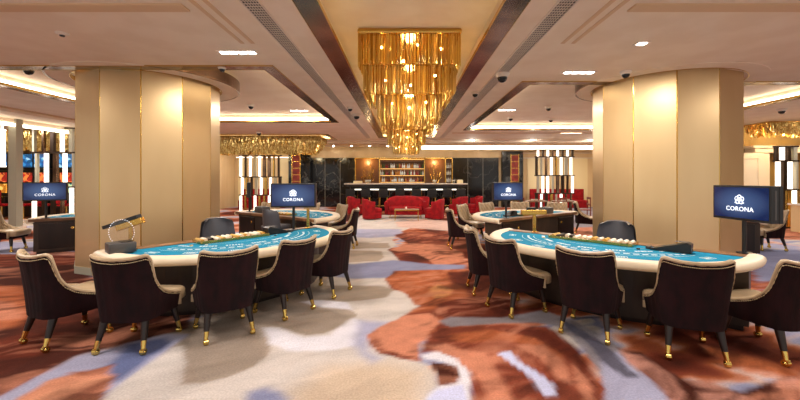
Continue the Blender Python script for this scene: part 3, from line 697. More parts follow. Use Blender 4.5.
# ------------------------------------------------------------------ gaming tables
A_, B_ = 1.60, 1.48
def outline(a, b, n=40, ex=2.25):
    pts = []
    for k in range(n+1):
        t = PI*k/n; c, s = math.cos(t), math.sin(t)
        pts.append((a*math.copysign(abs(c)**(2/ex), c), b*abs(s)**(2/ex)))
    return pts
def make_table():
    t = thing('gaming_table', 'x', 'gaming table')
    prof = [(-.03, .655), (.0, .675), (.008, .70), (0, .73), (-.03, .752), (-.085, .762), (-.135, .755), (-.165, .735), (-.165, .70), (-.10, .66)]
    rows = []
    for d, z in prof:
        p = outline(A_+d, B_+d, 48)
        e = -.02+(.0 if z < .74 else .01)
        rows.append([(x, y+e, z) for x, y in p])
    rows.append(rows[0])
    R = MB(); R.grid(rows)
    for side in (0, -1):
        R._faces([r[side] for r in rows[:-1]], [tuple(range(len(rows)-1))])
    R.build('armrest', 'rim_leather', t, smooth=True, weld=True)
    inner = outline(A_-.16, B_-.16, 48)
    felt = MB().prism(inner, .70, .737).build('felt_top', 'felt', t)
    MB().prism([(-A_+.05, -.03), (A_-.05, -.03), (A_-.05, .10), (A_-.17, .16), (-A_+.17, .16), (-A_+.05, .10)], .69, .745).build('dealer_edge', 'walnut', t)
    body = [(-A_+.12, .03), (A_-.12, .03), (A_-.12, .42)]+[(x, y) for x, y in outline(A_-.28, B_-.42, 24) if y > .45]+[(-A_+.12, .42)]
    MB().prism(body, .05, .70).build('body', 'table_body', t)
    pl = [(x*.97, .05+(y-.03)*.95) for x, y in body]; MB().prism(pl, 0, .05).build('plinth', 'dark_wood', t)
    for sx in (-1, 1):
        d = MB().rbox(min(sx*.75, sx*1.4), max(sx*.75, sx*1.4), .012, .03, .10, .64, .004).build('cabinet_door', 'dark_wood', t)
        h = MB(); M = Matrix.Translation((sx*.86, .012, .52)) @ Matrix.Rotation(PI/2, 4, 'X')
        b2 = MB().lathe([(.032, 0), (.032, .012), (.02, .02)], 14); bmesh.ops.transform(b2.bm, matrix=M, verts=b2.bm.verts[:]); h.merge(b2)
        h.build('handle', 'brass', d)
    # printed layout on the felt
    f = MB(); z0, z1 = .737, .7385
    def arc(sc, w, t0=.12, t1=.88, dash=None):
        o1, o2 = outline(A_*sc, B_*sc, 96), outline(A_*sc-w, B_*sc-w, 96)
        i0, i1 = int(96*t0), int(96*t1)
        for i in range(i0, i1):
            if dash and (i % dash[0]) >= dash[1]: continue
            f._faces([(*o1[i], z1), (*o1[i+1], z1), (*o2[i+1], z1), (*o2[i], z1)], [(0, 1, 2, 3)])
    arc(.70, .006); arc(.655, .03, dash=(3, 2)); arc(.60, .006); arc(.40, .006, .1, .9)
    for k in range(7):
        a = PI*(.14+.72*k/6); cx, cy = .80*A_*math.cos(a), .80*B_*math.sin(a)+.02
        M = Matrix.Translation((cx, cy, 0)) @ Matrix.Rotation(a-PI/2, 4, 'Z')
        for (x0, x1, y0, y1) in ((-.07, .07, -.045, -.040), (-.07, .07, .040, .045), (-.07, -.065, -.04, .04), (.065, .07, -.04, .04)):
            f.box(x0, x1, y0, y1, z0, z1, M)
        for q in range(4): f.box(-.045+.024*q, -.03+.024*q, -.018, .018, z0, z1, M)
        cx, cy = .52*A_*math.cos(a), .52*B_*math.sin(a)+.03; M = Matrix.Translation((cx, cy, 0)) @ Matrix.Rotation(a-PI/2, 4, 'Z')
        for q in range(6): f.box(-.11+.036*q, -.086+.036*q, -.02, .014+.01*(q % 2), z0, z1, M)
    f.bm.faces.ensure_lookup_table()
    for fc in f.bm.faces: fc.material_index = 1
    f.bm.from_mesh(felt.data); f.bm.to_mesh(felt.data); f.bm.free(); felt.data.materials.append(MATS['felt_print'])
    return t
TH = {'LN': (-2.58, 5.53, math.atan2(-.761, -.649)), 'RN': (2.85, 5.2, math.atan2(.71, -.70)),
      'RF': (3.2, 8.6, math.atan2(.6, .8)), 'LF': (-3.1, 8.65, math.atan2(-.6, .8)),
      'LL': (-6.6, 8.65, math.atan2(.6, .8)), 'RR': (6.15, 8.5, math.atan2(-.6, .8))}
tl = {'LN': 'curved blue-felt gaming table with cream armrest, left front', 'RN': 'curved blue-felt gaming table with cream armrest, right front',
      'RF': 'blue-felt gaming table behind the right front one, dealer side towards us', 'LF': 'gaming table behind the left front one, dealer side towards us',
      'LL': 'gaming table at far left with dark cabinet and round gold handles', 'RR': 'gaming table mostly hidden behind the right gold column'}
t0 = make_table()
for k, (x, y, a) in TH.items():
    if k == 'LN': t0.location = (x, y, 0); t0.rotation_euler = (0, 0, a); t0['label'] = tl[k]; t0['group'] = 'blue-felt gaming tables'
    else: dup(t0, (x, y, 0), a, tl[k], 'blue-felt gaming tables')
def on(k, lx, ly):
    x, y, a = TH[k]; return x+lx*math.cos(a)-ly*math.sin(a), y+lx*math.sin(a)+ly*math.cos(a), a

# ------------------------------------------------------------------ monitors on poles
def monitor(px, py, face, label, base=.745, w=.74, h=.40, off=(0, 0), zb=1.12, side_reflection=False):
    """face: direction the screen looks at, in degrees"""
    t = thing('table_monitor', label, 'monitor', (px, py, base), math.radians(face)+PI/2, 'monitors on the gaming tables')
    d = .035; z0 = zb-base
    ox, oy = off
    MB().lathe([(.075, 0), (.075, .01), (.03, .016)], 18).build('base', 'black_plastic', t)
    MB().tube((0, 0, .01), (0, 0, z0+.1), .022, n=12).build('pole', 'black_plastic', t)
    cs = MB().rbox(ox-w/2, ox+w/2, -d-.02, d-.0, z0, z0+h, .006); cs.build('casing', 'black_plastic', t)
    bx = .022
    s = MB(); s.box(ox-w/2+bx, ox+w/2-bx, -d-.0235, -d-.0205, z0+bx+.006, z0+h-bx); s.build('screen', 'screen_blue', t)
    lg = MB(); cz = z0+h*.60; yy = -d-.026
    R90 = Matrix.Translation((ox, yy, cz)) @ Matrix.Rotation(PI/2, 4, 'X')
    for k in range(5):
        a = PI/2+2*PI*k/5; c = (.030*math.cos(a), .026*math.sin(a))
        for rr0, rr1 in ((.029, .021),):
            n = 18; vs = []
            for q in range(n):
                b = 2*PI*q/n; vs.append(R90 @ Vector((c[0]+rr0*math.cos(b), c[1]+rr0*math.sin(b), 0)))
            for q in range(n):
                b = 2*PI*q/n; vs.append(R90 @ Vector((c[0]+rr1*math.cos(b), c[1]+rr1*math.sin(b), 0)))
            lg._faces(vs, [(q, (q+1) % n, n+(q+1) % n, n+q) for q in range(n)])
    n = 16; lg._faces([R90 @ Vector((.013*math.cos(2*PI*q/n), .013*math.sin(2*PI*q/n), 0)) for q in range(n)], [tuple(range(n))])
    for sx in (-1, 1):
        lg._faces([R90 @ Vector(p) for p in ((sx*.02, -.045, 0), (sx*.055, -.03, 0), (sx*.06, -.038, 0), (sx*.02, -.056, 0))], [(0, 1, 2, 3)])
    lg.build('emblem', 'logo_white', t)
    M = Matrix.Translation((ox, yy, z0+h*.27)) @ Matrix.Rotation(PI/2, 4, 'X')
    text_mesh('CORONA', .072, 'logo_white', 'lettering', t, M)
    if side_reflection:
        # second screen back to back; reflection of a lit strip modelled on its edge
        MB().rbox(ox-w/2, ox+w/2, d+.002, d+.05, z0, z0+h, .006).build('rear_casing', 'black_plastic', t)
        MB().box(ox+w/2+.0005, ox+w/2+.002, -.012, .008, z0+.04, z0+h-.05).build('edge_reflection', 'grey_plastic', t)
    return t
x, y, a = on('LN', -.98, .13)
monitor(-1.84, 6.17, -88, 'blue-lit monitor above the right end of the left front table', off=(.005, 0))
monitor(3.90, 4.24, 182, 'largest blue-lit monitor, before the right gold column', side_reflection=True, off=(0, 0), w=.70)
monitor(2.20, 7.98, -84, 'blue-lit monitor above the right far table, left of the right column', w=.67, off=(.03, 0))
monitor(-7.72, 7.98, -62, 'blue-lit monitor at the left edge above the dark cabinet', w=.72)
monitor(-3.98, 9.53, 202, 'monitor turned edge-on above the left far table', w=.6, h=.38)
# ------------------------------------------------------------------ dealer equipment
def tstand(k, lx, ly, label, tilt, hl=.42, rzoff=0, h=.30, cov=1):
    x, y, a = on(k, lx, ly)
    t = thing('card_display_stand', label, 'stand', (x, y, .745), 0, 'gold stands on the gaming tables')
    MB().rbox(-.05, .05, -.04, .04, 0, .012, .003).build('foot', 'gold_trim', t)
    MB().rbox(-.022, .022, -.018, .018, .01, h, .003).build('post', 'gold_trim', t)
    if hl:
        M = Matrix.Translation((0, 0, h)) @ Matrix.Rotation(rzoff, 4, 'Z') @ Matrix.Rotation(tilt, 4, 'Y')
        MB().rbox(-hl*.5, hl*.45, -.035, .035, -.03, .045, .006, M).build('head', 'gold_trim', t)
        pts = [(-hl*.95, -.03), (-hl*.25, -.04), (hl*.35, -.04), (hl*.45, 0), (hl*.35, .04), (-hl*.25, .04), (-hl*.95, .03)] if cov else [(-.12, -.03), (.02, -.035), (.02, .035), (-.12, .03)]
        q = MB().prism(pts, .046, .085, M)
        q.build('black_cover', 'black_plastic', t)
    return t
tstand('LN', 1.27, .14, 'gold T-shaped stand with tilted black top at the left end of left front table', -.32, .34)
x, y, a = on('RN', 1.04, .04)
tstand('RN', 1.04, .06, 'gold T-shaped stand at the far end of the right front table', 0, .42, h=.31, cov=0)
tstand('LN', -1.27, .12, 'slim gold post below the left front monitor', 0, 0, h=.34)
x, y, a = on('LN', 1.30, .12)
t = thing('ring_disc', 'round clear disc edged with white dots on the gold stand, left front table', 'disc', (x-.03, y-.06, .745+.215))
MB().lathe([(.150, -.0015), (.150, .0015)], 40).build('clear_disc', 'glass_clear', t).rotation_euler = (PI/2, 0, .0)
d = MB()
for k in range(34):
    aa = 2*PI*k/34; d.ball((.152*math.cos(aa), 0, .152*math.sin(aa)), .0045, 4)
d.build('dotted_edge', 'logo_white', t)
def shuffler(k, lx, ly, label, sz=(.30, .24, .10), rot=0):
    x, y, a = on(k, lx, ly)
    t = thing('card_shuffler', label, 'card machine', (x, y, .745), a+rot, 'card machines on the gaming tables')
    w, dd, h = sz
    MB().rbox(-w/2, w/2, -dd/2, dd/2, 0, h, .015).build('housing', 'grey_plastic', t, smooth=True)
    MB().rbox(-w/2+.03, w/2-.12, -dd/2+.04, dd/2-.04, h, h+.008, .003).build('lid', 'black_plastic', t)
shuffler('LN', 1.40, .27, 'grey card machine left of the gold stand on left front table', (.26, .22, .12))
def shoe(k, lx, ly, label, rot=0, L=.36):
    x, y, a = on(k, lx, ly)
    t = thing('card_shoe', label, 'card shoe', (x, y, .745), a+rot, 'black card shoes on the gaming tables')
    M = Matrix.Rotation(PI/2, 4, 'X')
    MB().prism([(-L/2, 0), (L/2, 0), (L/2, .10), (L/2-.04, .115), (-L/2+.03, .02)], -.08, .08, M).build('housing', 'black_plastic', t)
    MB().box(L/2-.16, L/2-.03, -.06, .06, .116, .118).build('lid', 'grey_plastic', t)
    MB().rbox(-L/2-.05, -L/2, -.05, .05, 0, .03, .004).build('card_mouth', 'grey_plastic', t)
shoe('RN', -.80, .34, 'black wedge-shaped card shoe on the right front table', PI, .40)
shoe('LN', -.60, .27, 'grey-black card shoe below the monitor on left front table', 0, .40)
shoe('RF', -.70, .35, 'black card shoe on the right far table beside the monitor pole', 0, .3)
shuffler('LF', -.85, .3, 'dark card machine on the left far table', (.34, .24, .14))
shuffler('RF', .62, .28, 'dark card machine at the right end of the right far table', (.30, .24, .14))
for nm, cc in (('chip_white', (232, 226, 210)), ('chip_red', (170, 40, 36)), ('chip_gold', (200, 160, 80)), ('chip_black', (36, 34, 36)), ('chip_blue', (40, 80, 150))): mat(nm, cc, .4)
def chiptray(k, label, lx=0, L=.95):
    x, y, a = on(k, lx, .27)
    t = thing('chip_tray', label, 'chip tray', (x, y, .742), a, 'chip trays on the dealer side')
    MB().box(-L/2, L/2, -.13, .13, 0, .012).box(-L/2, L/2, -.14, -.125, 0, .035).box(-L/2, L/2, .125, .14, 0, .035).box(-L/2-.012, -L/2, -.14, .14, 0, .035).box(L/2, L/2+.012, -.14, .14, 0, .035).build('tray', 'gold_trim', t)
    n = 14
    for i in range(n):
        cx = -L/2+(i+.5)*L/n; y1 = random.uniform(-.02, .115)
        MB().tube((cx, -.118, .032), (cx, y1, .032), .024, n=12).build('chip_row', random.choice(['chip_white', 'chip_white', 'chip_gold', 'chip_white', 'chip_white', 'chip_gold', 'chip_black']), t)
chiptray('LN', 'chip tray on the dealer side of the left front table', .1)
chiptray('RN', 'chip tray with rows of pale chips on the right front table', .12, 1.05)
chiptray('RF', 'chip tray on the dealer side of the right far table', -.1, .8)
chiptray('LF', 'chip tray on the dealer side of the left far table', 0, .8)
chiptray('LL', 'chip tray on the gaming table at far left', 0, .8)
# stacks of chips scattered by the tray
def chips(k, pts, where):
    for i, (lx, ly, n, c, w) in enumerate(pts):
        x, y, a = on(k, lx, ly)
        mb = MB()
        for q in range(n): mb.lathe([(.019, .0033*q), (.020, .0033*q+.0008), (.020, .0033*q+.0026), (.019, .0033*q+.0033)], 14, (random.uniform(-.001, .001), 0))
        tag(mb.build('chip_stack', c, None, loc=(x, y, .7385)), 'low stack of %s chips on the %s, %s' % (c[5:], where, w), 'chips', 'loose chip stacks')
chips('LN', [(.55, .50, 3, 'chip_white', 'left of the tray'), (.70, .42, 4, 'chip_gold', 'farthest left of the tray'), (-.45, .46, 3, 'chip_black', 'right of the tray')], 'left front table')
chips('RN', [(.70, .46, 3, 'chip_gold', 'towards the gold stand'), (-.50, .50, 5, 'chip_black', 'beside the card shoe')], 'right front table')

# dealer chairs
def dealer_chair(x, y, rz, label, sc=1.0):
    t = thing('dealer_chair', label, 'chair', (x, y, 0), rz, 'dark padded dealer chairs')
    rows = []
    for j in range(9):
        v = j/8; z = .55+.40*v; hw = (.29-.05*v-.06*max(0, v-.85)/.15)*sc
        rows.append([(hw*math.sin(u*1.1)/math.sin(1.1)*1.0, -.28-.04*v+.30*(1-math.cos(u*1.1)), z-.03*abs(u)**4*(v > .9)) for u in [q/8*2-1 for q in range(9)]])
    outr = [[(p[0]*.96, p[1]+.06, p[2]-.01) for p in r] for r in rows]
    MB().grid(rows+outr[::-1]+[rows[0]]).build('backrest', 'chair_grey', t, smooth=True)
    MB().rbox(-.26*sc, .26*sc, -.25, .25, .50, .60, .04, seg=3).build('seat', 'chair_grey', t, smooth=True)
    MB().tube((0, 0, .06), (0, 0, .50), .03, n=12).build('pedestal', 'black_plastic', t)
    MB().lathe([(.25, 0), (.25, .02), (.05, .06)], 24).build('base', 'black_plastic', t)
    return t
dealer_chair(-2.98, 6.02, rz_of(.7, -.65), 'dark grey padded dealer chair before the left gold column')
dealer_chair(3.14, 5.55, rz_of(-.7, -.7), 'grey padded dealer chair before the right gold column')
dealer_chair(-2.78, 8.05, rz_of(.5, .8), 'black dealer chair between the two left tables', .8)

# ------------------------------------------------------------------ walls and the bar
BY = 21.0
struct('wall_back', MB().box(-9.6, 11.2, BY, BY+.2, 0, 4.3), 'cream_wall')
def marble(x0, x1):
    f = MB().box(x0, x1, BY-.15, BY, 0, 2.76); struct('trim_6', f, 'black_marble')
marble(-5.33, -2.72); marble(2.72, 5.33)
g = MB()
for x in (-5.33, -4.45, -3.6, 3.6, 4.45): g.box(x-.006, x+.006, BY-.156, BY-.15, 0, 2.76)
struct('trim_6', g, 'post_grey')
struct('trim_7', MB().box(-6.4, 6.6, BY-.25, BY, 2.77, 3.16), 'cream_wall')
struct('trim_7', MB().box(-9.4, -5.4, BY-.28, BY-.22, 2.76, 2.80), 'tube_glow')
for i, x in enumerate([-4.9, -3.9, -2.9, -1.9, -.9, .1, 1.1, 2.1, 3.1, 4.1, 5.1]):
    o = MB().lathe([(.05, -.03), (.05, 0)], 12).build('spot_downlight', 'lamp_white', None, loc=(x, BY-.55, 3.17+.24-.01)); tag(o, 'tiny bright spotlight in the row above the bar wall', 'ceiling light', 'row of tiny spotlights above the bar')
# pilasters
def pilaster(x0, x1, r0, r1, label):
    t = thing('pilaster', label, 'pilaster', ((x0+x1)/2, BY-.35, 0))
    c = (x0+x1)/2; hw = (x1-x0)/2
    MB().box(-hw, hw, -.15, .15, 0, 3.1).build('marble_casing', 'black_marble', t)
    n = 7
    for k in range(n):
        z0 = .35+k*(2.55/n); MB().box(r0-c+.02, r1-c-.02, -.165, -.15, z0+.015, z0+2.55/n-.015).build('red_panel', 'red_panel', t)
    f = MB().box(r0-c-.02, r0-c+.02, -.18, -.15, .3, 2.95).box(r1-c-.02, r1-c+.02, -.18, -.15, .3, 2.95)
    for k in range(n+1): z = .35+k*(2.55/n); f.box(r0-c, r1-c, -.175, -.15, z-.012, z+.012)
    f.build('gold_frame', 'gold_trim', t)
pilaster(-6.4, -5.2, -6.2, -5.75, 'black pilaster with a ladder of red panels left of the bar')
pilaster(5.45, 6.6, 5.92, 6.35, 'black pilaster with a ladder of red panels right of the bar')
# cream panels of the far walls
for x0, x1, z1, mm in ((-9.4, -8.9, 2.7, 'lit_panel'), (-7.0, -6.55, 2.74, 'lit_panel'), (-8.1, -7.1, 2.7, 'cream_wall'), (7.0, 7.9, 2.75, 'lit_panel'), (8.0, 9.3, 2.75, 'cream_wall'), (9.45, 10.4, 2.75, 'lit_panel')):
    struct('trim_8', MB().box(x0, x1, BY-.04, BY, .1, z1), mm)
struct('trim_8', MB().box(6.7, 10.9, BY-.07, BY, 2.74, 2.78).box(6.7, 10.9, BY-.07, BY, 3.02, 3.06), 'white_top')
# bar shelving
t = thing('bar_shelving', 'amber-lit bottle shelving behind the bar', 'shelving', (0, BY-.25, 0))
MB().box(-2.70, 2.70, .16, .20, .9, 2.76).build('back_panel', 'shelf_back', t)
for z in (1.02, 1.42, 1.80, 2.18, 2.56): MB().box(-1.36, 1.14, -.18, .16, z-.02, z).build('shelf', 'walnut', t)
for z in (1.42, 1.80, 2.18): MB().box(2.32, 2.68, -.18, .16, z-.02, z).build('shelf', 'walnut', t)
f = MB()
for x in (-2.70, -1.36, 1.14, 2.30, 2.68): f.box(x-.025, x+.025, -.2, .16, .9, 2.76)
f.box(-2.70, 2.70, -.2, .16, 2.70, 2.76); f.build('upright_frame', 'gold_trim', t)
MB().box(-2.7, 2.7, -.2, .16, 0, 1.0).build('base_cabinet', 'dark_wood', t)
for x0, x1 in ((-1.33, -.1), (-.08, 1.11)):
    for z in (1.415, 1.795, 2.175, 2.70): MB().box(x0, x1, .11, .15, z-.04, z-.022).build('light_strip', 'shelf_glow', t)
for x in (-2.03, 1.72):
    light('POINT', 'niche_light', (x, -.1, 2.5), 22, (1, .75, .4), .08, t)
# branching gold ornaments in the two niches
def ornament(x, label):
    t = thing('gold_branch_sculpture', label, 'ornament', (x, BY-.28, 1.02))
    MB().lathe([(.12, 0), (.12, .04), (.05, .08)], 14).build('foot', 'brass', t)
    b = MB(); rr = random.Random(int(x*100))
    for k in range(26):
        a = rr.uniform(-1.2, 1.2); L_ = rr.uniform(.5, 1.35); p = [(0, 0, .05)]
        for q in range(1, 6):
            s = q/5; p.append((.42*math.sin(a)*s**.7, rr.uniform(-.03, .03), .05+L_*s*math.cos(a*.5)))
        b.path_tube(p, .008, 4)
        b.ball(p[-1], .03, 4)
    b.build('branches', 'gold_trim', t)
ornament(-2.03, 'gold branching ornament in the left niche of the bar wall')
ornament(1.72, 'gold branching ornament in the right niche of the bar wall')
def bottle_mesh(h, r, kind):
    p = [(r*.9, 0), (r, .01), (r, h*.58), (r*.85, h*.66), (r*.34, h*.76), (r*.32, h*.96), (r*.38, h)] if kind == 0 else \
        [(r, 0), (r*1.05, h*.3), (r*.95, h*.55), (r*.4, h*.68), (r*.4, h)] if kind == 1 else [(r*1.1, 0), (r*1.1, h*.5), (r*.5, h*.62), (r*.3, h*.7), (r*.3, h)]
    return MB().lathe(p, 8)
protos = []
for k, c in enumerate(('green', 'amber', 'clear', 'brown', 'clear', 'red', 'amber', 'clear')):
    b2 = bottle_mesh((.27, .25, .29, .24, .26, .23, .28, .22)[k], (.034, .042, .036, .04, .045, .036, .038, .045)[k], k % 3)
    o = b2.build('bottle', 'bottle_'+c, None, smooth=True, loc=(0, BY-.3, -5)); protos.append(o)
first = set(); cn = ('green', 'amber', 'clear', 'brown', 'clear', 'red', 'amber', 'clear')
for row, (z, nm) in enumerate(((1.02, 'lowest'), (1.42, 'second'), (1.80, 'third'), (2.18, 'top'))):
    for i in range(26):
        x = -1.29+i*.0935+random.uniform(-.01, .01); k = random.randrange(8)
        if k in first: o = protos[k].copy(); COL.objects.link(o)
        else: o = protos[k]; first.add(k)
        o.location = (x, BY-.34, z); tag(o, '%s glass bottle on the %s shelf of the bar' % (cn[k], nm), 'bottle', 'bottles behind the bar')
for z in (1.42, 1.80, 2.18):
    for x in (2.40, 2.50, 2.60):
        o = protos[2].copy(); COL.objects.link(o); o.location = (x, BY-.34, z); tag(o, 'bottle in the narrow shelf bay right of the niche', 'bottle', 'bottles behind the bar')
# bar counter
t = thing('bar_counter', 'black marble bar counter with lit front edge', 'bar counter', (0, 18.95, 0))
MB().box(-2.9, 3.1, -.25, .35, 0, 1.30).build('body', 'black_marble', t)
MB().rbox(-3.0, 3.2, -.42, .42, 1.30, 1.36, .01).build('counter_top', 'white_top', t)
MB().box(-2.9, 3.1, -.40, -.36, 1.20, 1.30).build('fascia', 'dark_wood', t)
MB().box(-2.9, 3.1, -.29, -.25, 1.02, 1.07).build('light_strip', 'tube_glow', t)
f = MB()
for k in range(12): f.box(-2.9+k*.54, -2.885+k*.54, -.262, -.25, .1, 1.0)
f.build('panel_strips', 'gold_trim', t)
MB().tube((-2.9, -.36, .22), (3.1, -.36, .22), .02, n=8).build('foot_rail', 'brass', t)
# glasses and bottles on the counter
gp = MB().lathe([(.03, 0), (.03, .004), (.005, .01), (.005, .08), (.035, .11), (.038, .17)], 10).build('wine_glass', 'bottle_clear', None, smooth=True, loc=(-1.95, 18.8, 1.36))
tag(gp, 'clear glass standing on the bar counter', 'glass', 'glasses on the bar counter')
for k, x in enumerate((-1.9, -1.85, -1.8, -1.72, -.6, -.55, -.5, .3, .35, .42, .5, 1.5, 1.56, 1.62, 2.5, 2.56)):
    o = gp.copy(); COL.objects.link(o); o.location = (x, 18.75+.1*(k % 3), 1.36)
t = thing('counter_box', 'small pale box at the left end of the bar counter', 'box', (-2.35, 18.85, 1.36)); MB().rbox(-.22, .22, -.12, .12, 0, .10, .01).build('carton', 'lit_panel', t); MB().box(-.2, .2, -.1, .1, .1, .12).build('lid', 'white_top', t)
t = thing('counter_box', 'small pale box at the right end of the bar counter', 'box', (2.85, 18.85, 1.36)); MB().rbox(-.14, .14, -.12, .12, 0, .16, .01).build('carton', 'lit_panel', t); MB().box(-.12, .12, -.1, .1, .16, .18).build('lid', 'white_top', t)
# high pedestal block left of counter
def bar_stool():
    t = thing('bar_stool', 'x', 'bar stool')
    MB().rbox(-.22, .22, -.21, .21, .68, .77, .03).build('seat', 'black_plastic', t)
    MB().rbox(-.22, .22, -.24, -.19, .76, 1.10, .02).build('backrest', 'black_plastic', t)
    for sx in (-1, 1):
        for sy in (-1, 1): MB().tube((sx*.17, sy*.17, .69), (sx*.21, sy*.21, 0), .018, .014, 8).build('leg', 'brass', t)
    f = MB()
    for a, b2 in (((-.2, -.2), (.2, -.2)), ((.2, -.2), (.2, .2)), ((.2, .2), (-.2, .2)), ((-.2, .2), (-.2, -.2))): f.tube((a[0], a[1], .26), (b2[0], b2[1], .26), .01, n=6)
    f.build('foot_ring', 'brass', t); return t
s0 = bar_stool()
for i, x in enumerate((-2.6, -1.85, -1.0, -.2, .6, 1.35, 2.1, 2.75)):
    lb = 'black bar stool at the counter, %s from the left' % ('first', 'second', 'third', 'fourth', 'fifth', 'sixth', 'seventh', 'eighth')[i]
    o = s0 if i == 0 else dup(s0)
    o.location = (x, 18.1, 0); tag(o, lb, None, 'bar stools')

# ------------------------------------------------------------------ red lounge furniture
def sofa():
    t = thing('red_sofa', 'red rounded two-seat sofa facing us behind the gold coffee table', 'sofa', (.06, 15.1, 0), PI)
    n = 24; rows = []
    for d, z in ((0, .14), (0, .42), (.03, .72), (.02, .84), (-.02, .88), (-.10, .86), (-.13, .74), (-.14, .40), (-.14, .14)):
        row = []
        for k in range(n+1):
            a = PI*k/n; c, s = math.cos(a), math.sin(a)
            x = (.84+d)*math.copysign(abs(c)**.6, c); y = -.02-(.40+d)*abs(s)**.7
            zz = z if z < .5 else z-.22*abs(c)**3
            row.append((x, y+.10, zz))
        rows.append(row)
    mb = MB().grid(rows)
    for s in (0, -1): mb._faces([r[s] for r in rows], [tuple(range(len(rows)))])
    mb.build('back_and_arms', 'red_fabric', t, smooth=True, weld=True)
    for sx in (-1, 1): MB().rbox(min(0, sx*.66), max(0, sx*.66), -.26, .36, .28, .46, .05, seg=3).build('seat_cushion', 'red_fabric', t, smooth=True)
    MB().rbox(-.7, .7, -.28, .32, .14, .30, .02).build('base', 'red_fabric', t)
    for sx in (-1, 1):
        for sy in (-.22, .26): MB().tube((sx*.6, sy, .15), (sx*.64, sy, 0), .018, .012, 8).build('leg', 'brass', t)
sofa()
def armchair():
    t = thing('red_armchair', 'x', 'armchair')
    n = 18; rows = []
    for d, z in ((0, .04), (0, .5), (.02, .76), (0, .80), (-.06, .80), (-.08, .74), (-.09, .35), (-.09, .04)):
        row = []
        for k in range(n+1):
            a = PI*k/n; c, s = math.cos(a), math.sin(a)
            x = (.36+d)*math.copysign(abs(c)**.45, c); y = .05-(.38+d)*abs(s)**.5
            if k in (0, n): y = .05
            zz = z if z < .6 else z-.10*abs(c)**6
            row.append((x, y, zz))
        rows.append(row)
    mb = MB().grid(rows)
    for s in (0, -1): mb._faces([r[s] for r in rows], [tuple(range(len(rows)))])
    mb.build('back_shell', 'red_fabric', t, smooth=True, weld=True)
    MB().rbox(-.28, .28, -.22, .36, .26, .44, .05, seg=3).build('seat_cushion', 'red_fabric', t, smooth=True)
    MB().rbox(-.30, .30, -.25, .33, .04, .27, .02).build('base', 'red_fabric', t)
    return t
a0 = armchair()
arm = [(-1.28, 14.6, -70, 'red tub armchair left of the gold coffee table'), (1.22, 14.6, 70, 'red tub armchair right of the gold coffee table'),
       (-2.15, 16.6, -60, 'red armchair at the far left of the lounge, behind the maroon chair'), (.0, 16.7, 0, 'red armchair behind the sofa, left of the pair'), (.78, 16.7, 0, 'red armchair behind the sofa, right of the pair'),
       (2.45, 16.6, 40, 'red armchair right of the lounge, left of its neighbour'), (3.2, 16.9, 100, 'red armchair at the far right of the lounge by the marble wall')]
for i, (x, y, r, lb) in enumerate(arm):
    o = a0 if i == 0 else dup(a0)
    o.location = (x, y, 0); o.rotation_euler = (0, 0, math.radians(r)); tag(o, lb, None, 'red lounge armchairs')
t = thing('coffee_table', 'low gold-framed coffee table before the red sofa', 'coffee table', (.10, 14.15, 0))
MB().rbox(-.46, .46, -.25, .25, .40, .43, .008).build('table_top', 'walnut', t)
MB().box(-.47, .47, -.26, -.25, .385, .425).box(-.47, .47, .25, .26, .385, .425).box(-.47, -.46, -.26, .26, .385, .425).box(.46, .47, -.26, .26, .385, .425).build('frame', 'brass', t)
for sx in (-1, 1):
    for sy in (-1, 1): MB().tube((sx*.44, sy*.23, .39), (sx*.44, sy*.23, 0), .014, n=8).build('leg', 'brass', t)
o = MB().lathe([(.03, 0), (.04, .05), (.02, .1)], 12).build('small_vase', 'white_top', None, loc=(.08, 14.1, .43)); tag(o, 'small white vase on the gold coffee table', 'vase')
# banquettes
def banquette(x0, x1, y, label):
    t = thing('red_banquette', label, 'bench', ((x0+x1)/2, y, 0)); h = (x1-x0)/2
    MB().rbox(-h, h, -.55, 0, .0, .42, .03).build('seat', 'red_fabric', t)
    n = max(2, int(2*h/.7))
    for k in range(n): MB().rbox(-h+2*h*k/n+.004, -h+2*h*(k+1)/n-.004, -.06, .08, .42, 1.02, .03).build('backrest', 'red_fabric', t)
banquette(-9.0, -6.45, 20.6, 'red wall bench behind the lit posts at far left')
banquette(7.0, 10.0, 20.6, 'red wall bench behind the lit posts at far right')

# ------------------------------------------------------------------ screens of lit posts
def post_screen(x0, x1, y, tiers, per, label, seed, lit, depth=.10):
    """lit: for each tier the set of post numbers that glow"""
    t = thing('post_screen', label, 'room divider', ((x0+x1)/2, y, 0)); h = (x1-x0)/2; rr = random.Random(seed)
    for z in tiers: MB().box(-h, h, -depth/2, depth/2, z-.025, z+.025).build('rail', 'dark_bronze', t)
    for i, (z0, z1) in enumerate(zip(tiers, tiers[1:])):
        w = 2*h/per; sh = .3*w*(i % 2)
        for k in range(per):
            cx = -h+(k+.5)*w+sh-.15*w; g = k in lit[i]; pw = .038 if g else rr.choice((.035, .05, .06))
            MB().box(cx-pw, cx+pw, -.05, .05, z0+.025, z1-.025).build('lit_post' if g else 'metal_post', 'tube_glow' if g else rr.choice(['bronze', 'dark_bronze', 'dark_bronze', 'post_grey', 'gold_trim']), t)
    return t
post_screen(-7.75, -5.75, 17.4, (.06, .82, 1.67, 2.68), 9, 'screen of lit and bronze posts in tiers, left of the bar', 3, ((0, 3, 6), (0, 4, 6), (0, 2, 4)))
post_screen(6.15, 8.0, 17.4, (.06, .9, 1.74, 2.62, 2.95), 8, 'screen of lit and bronze posts in tiers, right of the bar', 5, ((1, 5), (1, 2, 7), (3, 5, 7), (0, 2, 4, 6)))
post_screen(-13.0, -10.4, 12.9, (.06, 1.30, 2.50, 3.35), 8, 'screen of white lit posts at the left edge before the slot machines', 8, ((0, 4, 5), (1, 3), (3, 5)))
